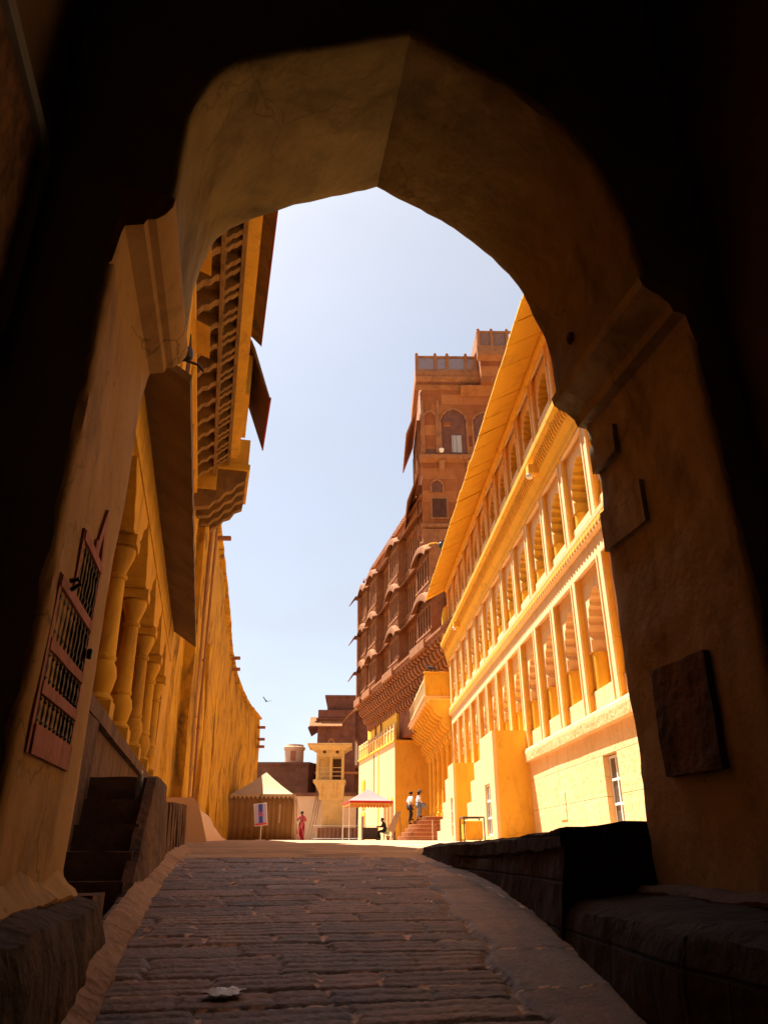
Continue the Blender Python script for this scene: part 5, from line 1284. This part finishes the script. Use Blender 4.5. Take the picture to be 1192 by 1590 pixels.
def person(label, loc, rot, pose, skinm, top, topmat, bottom, botmat, hairlen=.0, sleeves='long', shoes='shoe', scale=1.0, skirt=None):
    root = thing('person', label, 'person', loc, rot); root.scale = (scale,)*3
    J = dict(BASE); J.update(pose); J = {k: Vector(v) for k, v in J.items()}
    names = list(J); pts = [J[k] for k in names]; R = [rad(k) for k in names]; ix = {k: i for i, k in enumerate(names)}
    E = [('pelvis','spine'),('spine','chest'),('chest','neck'),('neck','skull'),('skull','crown'),('skull','nose')]
    for s in 'lr': E += [('chest','sh'+s),('sh'+s,'el'+s),('el'+s,'wr'+s),('pelvis','hi'+s),('hi'+s,'kn'+s),('kn'+s,'an'+s),('an'+s,'to'+s)]
    ed = [(ix[a], ix[b]) for a, b in E]
    for s in 'lr':    # hands: a palm and five fingers of unequal length, slightly curled
        w = J['wr'+s]; d = (w - J['el'+s]).normalized(); side = d.cross(Vector((1,0,0))); side.normalize(); curl = d.cross(side).normalized()*(1 if s == 'l' else -1)
        p = w + d*.075; pi_ = len(pts); pts.append(p); R.append((.022, .034)); ed.append((ix['wr'+s], pi_))
        for q, (o, L) in enumerate(((-.028,.062),(-.01,.075),(.01,.07),(.027,.055))):
            a = p + side*o + d*.03; b = a + d*L*.55 + curl*.006; c = b + d*L*.40 + curl*.02
            i = len(pts); pts += [a, b, c]; R += [.0095, .0085, .007]; ed += [(pi_, i), (i, i+1), (i+1, i+2)]
        a = w + d*.03 + side*-.03; b = a + d*.03 + side*-.022; c = b + d*.03 + side*-.006
        i = len(pts); pts += [a, b, c]; R += [.012, .010, .008]; ed += [(ix['wr'+s], i), (i, i+1), (i+1, i+2)]
    skin('body', pts, ed, R, skinm, root)
    def cloth(name, keys, eds, grow, mat, extra=None):
        P = [J[k] for k in keys]; RR = [rad(k) + grow for k in keys]; I = {k: i for i, k in enumerate(keys)}
        if extra: extra(P, RR)
        return skin(name, P, [(I[a], I[b]) for a, b in eds], RR, mat, root)
    if top == 'shirt':
        ks = ['pelvis','spine','chest','neck0','shl','ell','shr','elr']; J['neck0'] = J['chest'].lerp(J['neck'], .55)
        es = [('pelvis','spine'),('spine','chest'),('chest','neck0'),('chest','shl'),('shl','ell'),('chest','shr'),('shr','elr')]
        if sleeves == 'long':
            for s in 'lr': J['cu'+s] = J['el'+s].lerp(J['wr'+s], .92); ks.append('cu'+s); es.append(('el'+s, 'cu'+s)); RAD['cu'] = .03
        RAD['neck0'] = .062
        cloth('shirt', ks, es, .022, topmat)
    if bottom == 'trousers':
        ks = ['pelvis','hil','knl','anl','hir','knr','anr']
        cloth('trousers', ks, [('pelvis','hil'),('hil','knl'),('knl','anl'),('pelvis','hir'),('hir','knr'),('knr','anr')], .020, botmat)
    for s in 'lr':
        a, t = J['an'+s], J['to'+s]; d = t-a; d.z = 0; h = a - d*.25
        skin('shoe', [Vector((h.x,h.y,a.z-.045)), Vector((a.x,a.y,a.z-.03)), t + Vector((0,0,.008)), t + d*.25], [(0,1),(1,2),(2,3)], [.038,.045,.042,.025], shoes, root)
    # hair: a cap over the back and top of the skull
    c = J['skull'].lerp(J['crown'], .5); mb = MB(); rings = []
    f = (J['nose'] - J['skull']); f.z = 0; f.normalize(); rgt = f.cross(Vector((0,0,1)))
    for j in range(7):
        th = pi*.62*j/6; Rr = .106*sin(th) + .004; z = .115*cos(th)
        rings.append([c + rgt*(Rr*cos(2*pi*k/14)) + f*(Rr*sin(2*pi*k/14) - .018 - (.02*j/6)) + Vector((0,0,z+.012 + (.03*(j/6)*max(0, sin(2*pi*k/14))))) for k in range(14)])
    mb.loft(rings, closed=True, cap=True); mb.build('hair', 'hair', root, smooth=60)
    if hairlen:
        mb = MB().tube([c - f*.085, c - f*.10 - Vector((0,0,.1)), c - f*.095 - Vector((0,0,hairlen))], [.06, .05, .015], 10); mb.build('hair_length', 'hair', root, smooth=60)
    for q in (-1, 1):
        MB().lathe([(.002,-.008),(.011,0),(.002,.008)], 8, tuple(J['skull'] + f*.078 + rgt*q*.032 + Vector((0,0,.030)))).build('eye', 'hair', root, smooth=60)
    if skirt: skirt(root, J)
    return root

# woman in red by the tent, walking toward the court with arms bent
def sari(root, J):
    mb = MB(); rings = []
    for z, rx, ry in ((1.06,.15,.12),(.95,.19,.16),(.7,.20,.17),(.4,.19,.18),(.15,.20,.22),(.03,.22,.26)):
        rings.append([((rx+.012*sin(9*t))*cos(t)+.02*(1-z), (ry+.012*sin(7*t))*sin(t), z) for t in np.linspace(0, 2*pi, 29)[:-1]])
    mb.loft(rings, closed=True, cap=True); mb.build('skirt', 'sari', root, smooth=60)
    rings = []
    for t in np.linspace(0, 1, 14):
        c = Vector((-.16,.05,1.42)).lerp(Vector((.24,-.05,.35)), t); w = .09 + .05*t
        rings.append([c + Vector((w*cos(a)*.9, .06*sin(a) + .14*sin(pi*t), .05*cos(a))) for a in np.linspace(0, 2*pi, 9)[:-1]])
    MB().loft(rings, closed=True, cap=True).build('sash', 'magenta', root, smooth=60)
X, Y = -5.33, 51.0
person('woman in crimson and pink dress walking beside the tan tent', (X, Y, gz(X, Y)), radians(200), dict(ell=(-.29,-.05,1.16), wrl=(-.20,.16,1.10), elr=(.29,-.05,1.16), wrr=(.19,.17,1.08)), 'skin', 'shirt', 'magenta', None, None, sleeves='short', hairlen=.0, skirt=sari)
# seated figure at the desk, facing left
X, Y = .10, 50.8
SIT = dict(pelvis=(0,0,.56), spine=(0,.04,.76), chest=(0,.11,.96), neck=(0,.18,1.09), skull=(0,.23,1.17), crown=(0,.24,1.255), nose=(0,.335,1.16),
  shl=(-.16,.12,1.03), ell=(-.20,.22,.80), wrl=(-.12,.45,.80), shr=(.16,.12,1.03), elr=(.20,.22,.80), wrr=(.12,.45,.80),
  hil=(-.09,.05,.55), knl=(-.11,.44,.52), anl=(-.11,.42,.085), tol=(-.11,.58,.03), hir=(.09,.05,.55), knr=(.11,.44,.50), anr=(.11,.36,.085), tor=(.11,.52,.03))
person('person in dark clothes sitting bent over the desk under the pink canopy', (X, Y, gz(X, Y)), radians(82), SIT, 'skin', 'shirt', 'darkcloth', 'trousers', 'darkcloth')
# two people climbing the porch steps (walking to the right, toward the porch)
STEPB = dict(knl=(-.095,.16,.56), anl=(-.10,.08,.30), tol=(-.105,.24,.25), knr=(.095,-.06,.49), anr=(.10,-.14,.10), tor=(.105,.02,.03), ell=(-.22,-.09,1.13), wrl=(-.22,.0,.89), elr=(.23,-.06,1.13), wrr=(.22,.05,.90), chest=(0,.04,1.33), neck=(0,.05,1.47), skull=(0,.075,1.56), crown=(0,.07,1.645), nose=(0,.175,1.57), shl=(-.16,.03,1.405), shr=(.16,.03,1.405))
person('man in white shirt and dark trousers climbing the rounded steps', (1.56, 46.2, 1.93+.84), radians(-62), STEPB, 'skinl', 'shirt', 'shirt', 'trousers', 'trousers', sleeves='short', scale=1.06)
def hat(root, J):
    c = J['crown']; 
    o = MB().lathe([(.20,-.01),(.21,.0),(.115,.02),(.105,.10),(.07,.125),(.01,.13)], 18, (c.x, c.y, c.z-.01)).build('hat', 'darkwood', root, smooth=40)
    w = J['wrr']; MB().lathe([(.03,-.34),(.13,-.30),(.17,-.18),(.13,-.05),(.05,.0)], 14, (w.x+.05, w.y+.03, w.z)).build('held_jacket', 'jeans', root, smooth=60)
person('woman in dark hat and white top carrying a grey jacket up the rounded steps', (2.08, 46.5, 1.93+1.05), radians(-75), dict(STEPB, wrr=(.24,.18,1.0), elr=(.24,-.02,1.14)), 'skinl', 'shirt', 'shirt', 'trousers', 'jeans', hairlen=.22, scale=.98, skirt=hat)

# ------------------------------------------------------------------ sky, sun, camera
SUN = Vector((-.29, .27, .92)).normalized()
w = bpy.data.worlds.new("World"); sc.world = w; w.use_nodes = True
nt = w.node_tree; bg = nt.nodes['Background']
sky = nt.nodes.new('ShaderNodeTexSky'); sky.sky_type = 'NISHITA'; sky.sun_disc = False
sky.sun_elevation = math.asin(SUN.z); sky.sun_rotation = math.atan2(SUN.x, SUN.y)
sky.air_density = 1.0; sky.dust_density = 2.3; sky.ozone_density = 1.0; sky.altitude = 200
hs = nt.nodes.new('ShaderNodeHueSaturation'); hs.inputs['Saturation'].default_value = .58
nt.links.new(sky.outputs[0], hs.inputs['Color']); tcw = nt.nodes.new('ShaderNodeTexCoord'); mpw = nt.nodes.new('ShaderNodeMapping'); mpw.inputs['Scale'].default_value = (1, 1, 2.2); nt.links.new(tcw.outputs['Generated'], mpw.inputs['Vector'])
nw = nt.nodes.new('ShaderNodeTexNoise'); nw.inputs['Scale'].default_value = 2.6; nw.inputs['Detail'].default_value = 7; nt.links.new(mpw.outputs['Vector'], nw.inputs['Vector'])
rw = nt.nodes.new('ShaderNodeValToRGB'); rw.color_ramp.elements[0].position = .42; rw.color_ramp.elements[0].color = (0, 0, 0, 1); rw.color_ramp.elements[1].position = .72; rw.color_ramp.elements[1].color = (.55, .55, .55, 1); nt.links.new(nw.outputs['Fac'], rw.inputs['Fac'])
mw = nt.nodes.new('ShaderNodeMix'); mw.data_type = 'RGBA'; nt.links.new(rw.outputs['Color'], mw.inputs[0]); nt.links.new(hs.outputs[0], mw.inputs[6]); mw.inputs[7].default_value = (3.7, 3.95, 4.4, 1)
nt.links.new(mw.outputs[2], bg.inputs[0]); bg.inputs[1].default_value = .05
ld = bpy.data.lights.new('sun', 'SUN'); ld.energy = 5.0; ld.angle = radians(.5); ld.color = (1.0, .94, .83)
lo = bpy.data.objects.new('sun', ld); COL.objects.link(lo); lo.rotation_euler = SUN.to_track_quat('Z', 'Y').to_euler()
cam = bpy.data.cameras.new('camera'); co = bpy.data.objects.new('camera', cam); COL.objects.link(co); sc.camera = co
co.location = (0, 0, 1.55); co.rotation_euler = (radians(90) + math.atan(521/1120), 0, 0)
cam.sensor_fit = 'VERTICAL'; cam.sensor_height = 24; cam.lens = 24*1120/1590; cam.clip_start = .05; cam.clip_end = 4000
sc.view_settings.view_transform = 'Standard'; sc.view_settings.look = 'None'; sc.view_settings.gamma = 1; sc.view_settings.exposure = 1.9
try:
    sc.cycles.use_denoising = True; sc.cycles.max_bounces = 14; sc.cycles.diffuse_bounces = 9; sc.cycles.sample_clamp_indirect = 6
    sc.cycles.use_adaptive_sampling = False
except Exception: pass
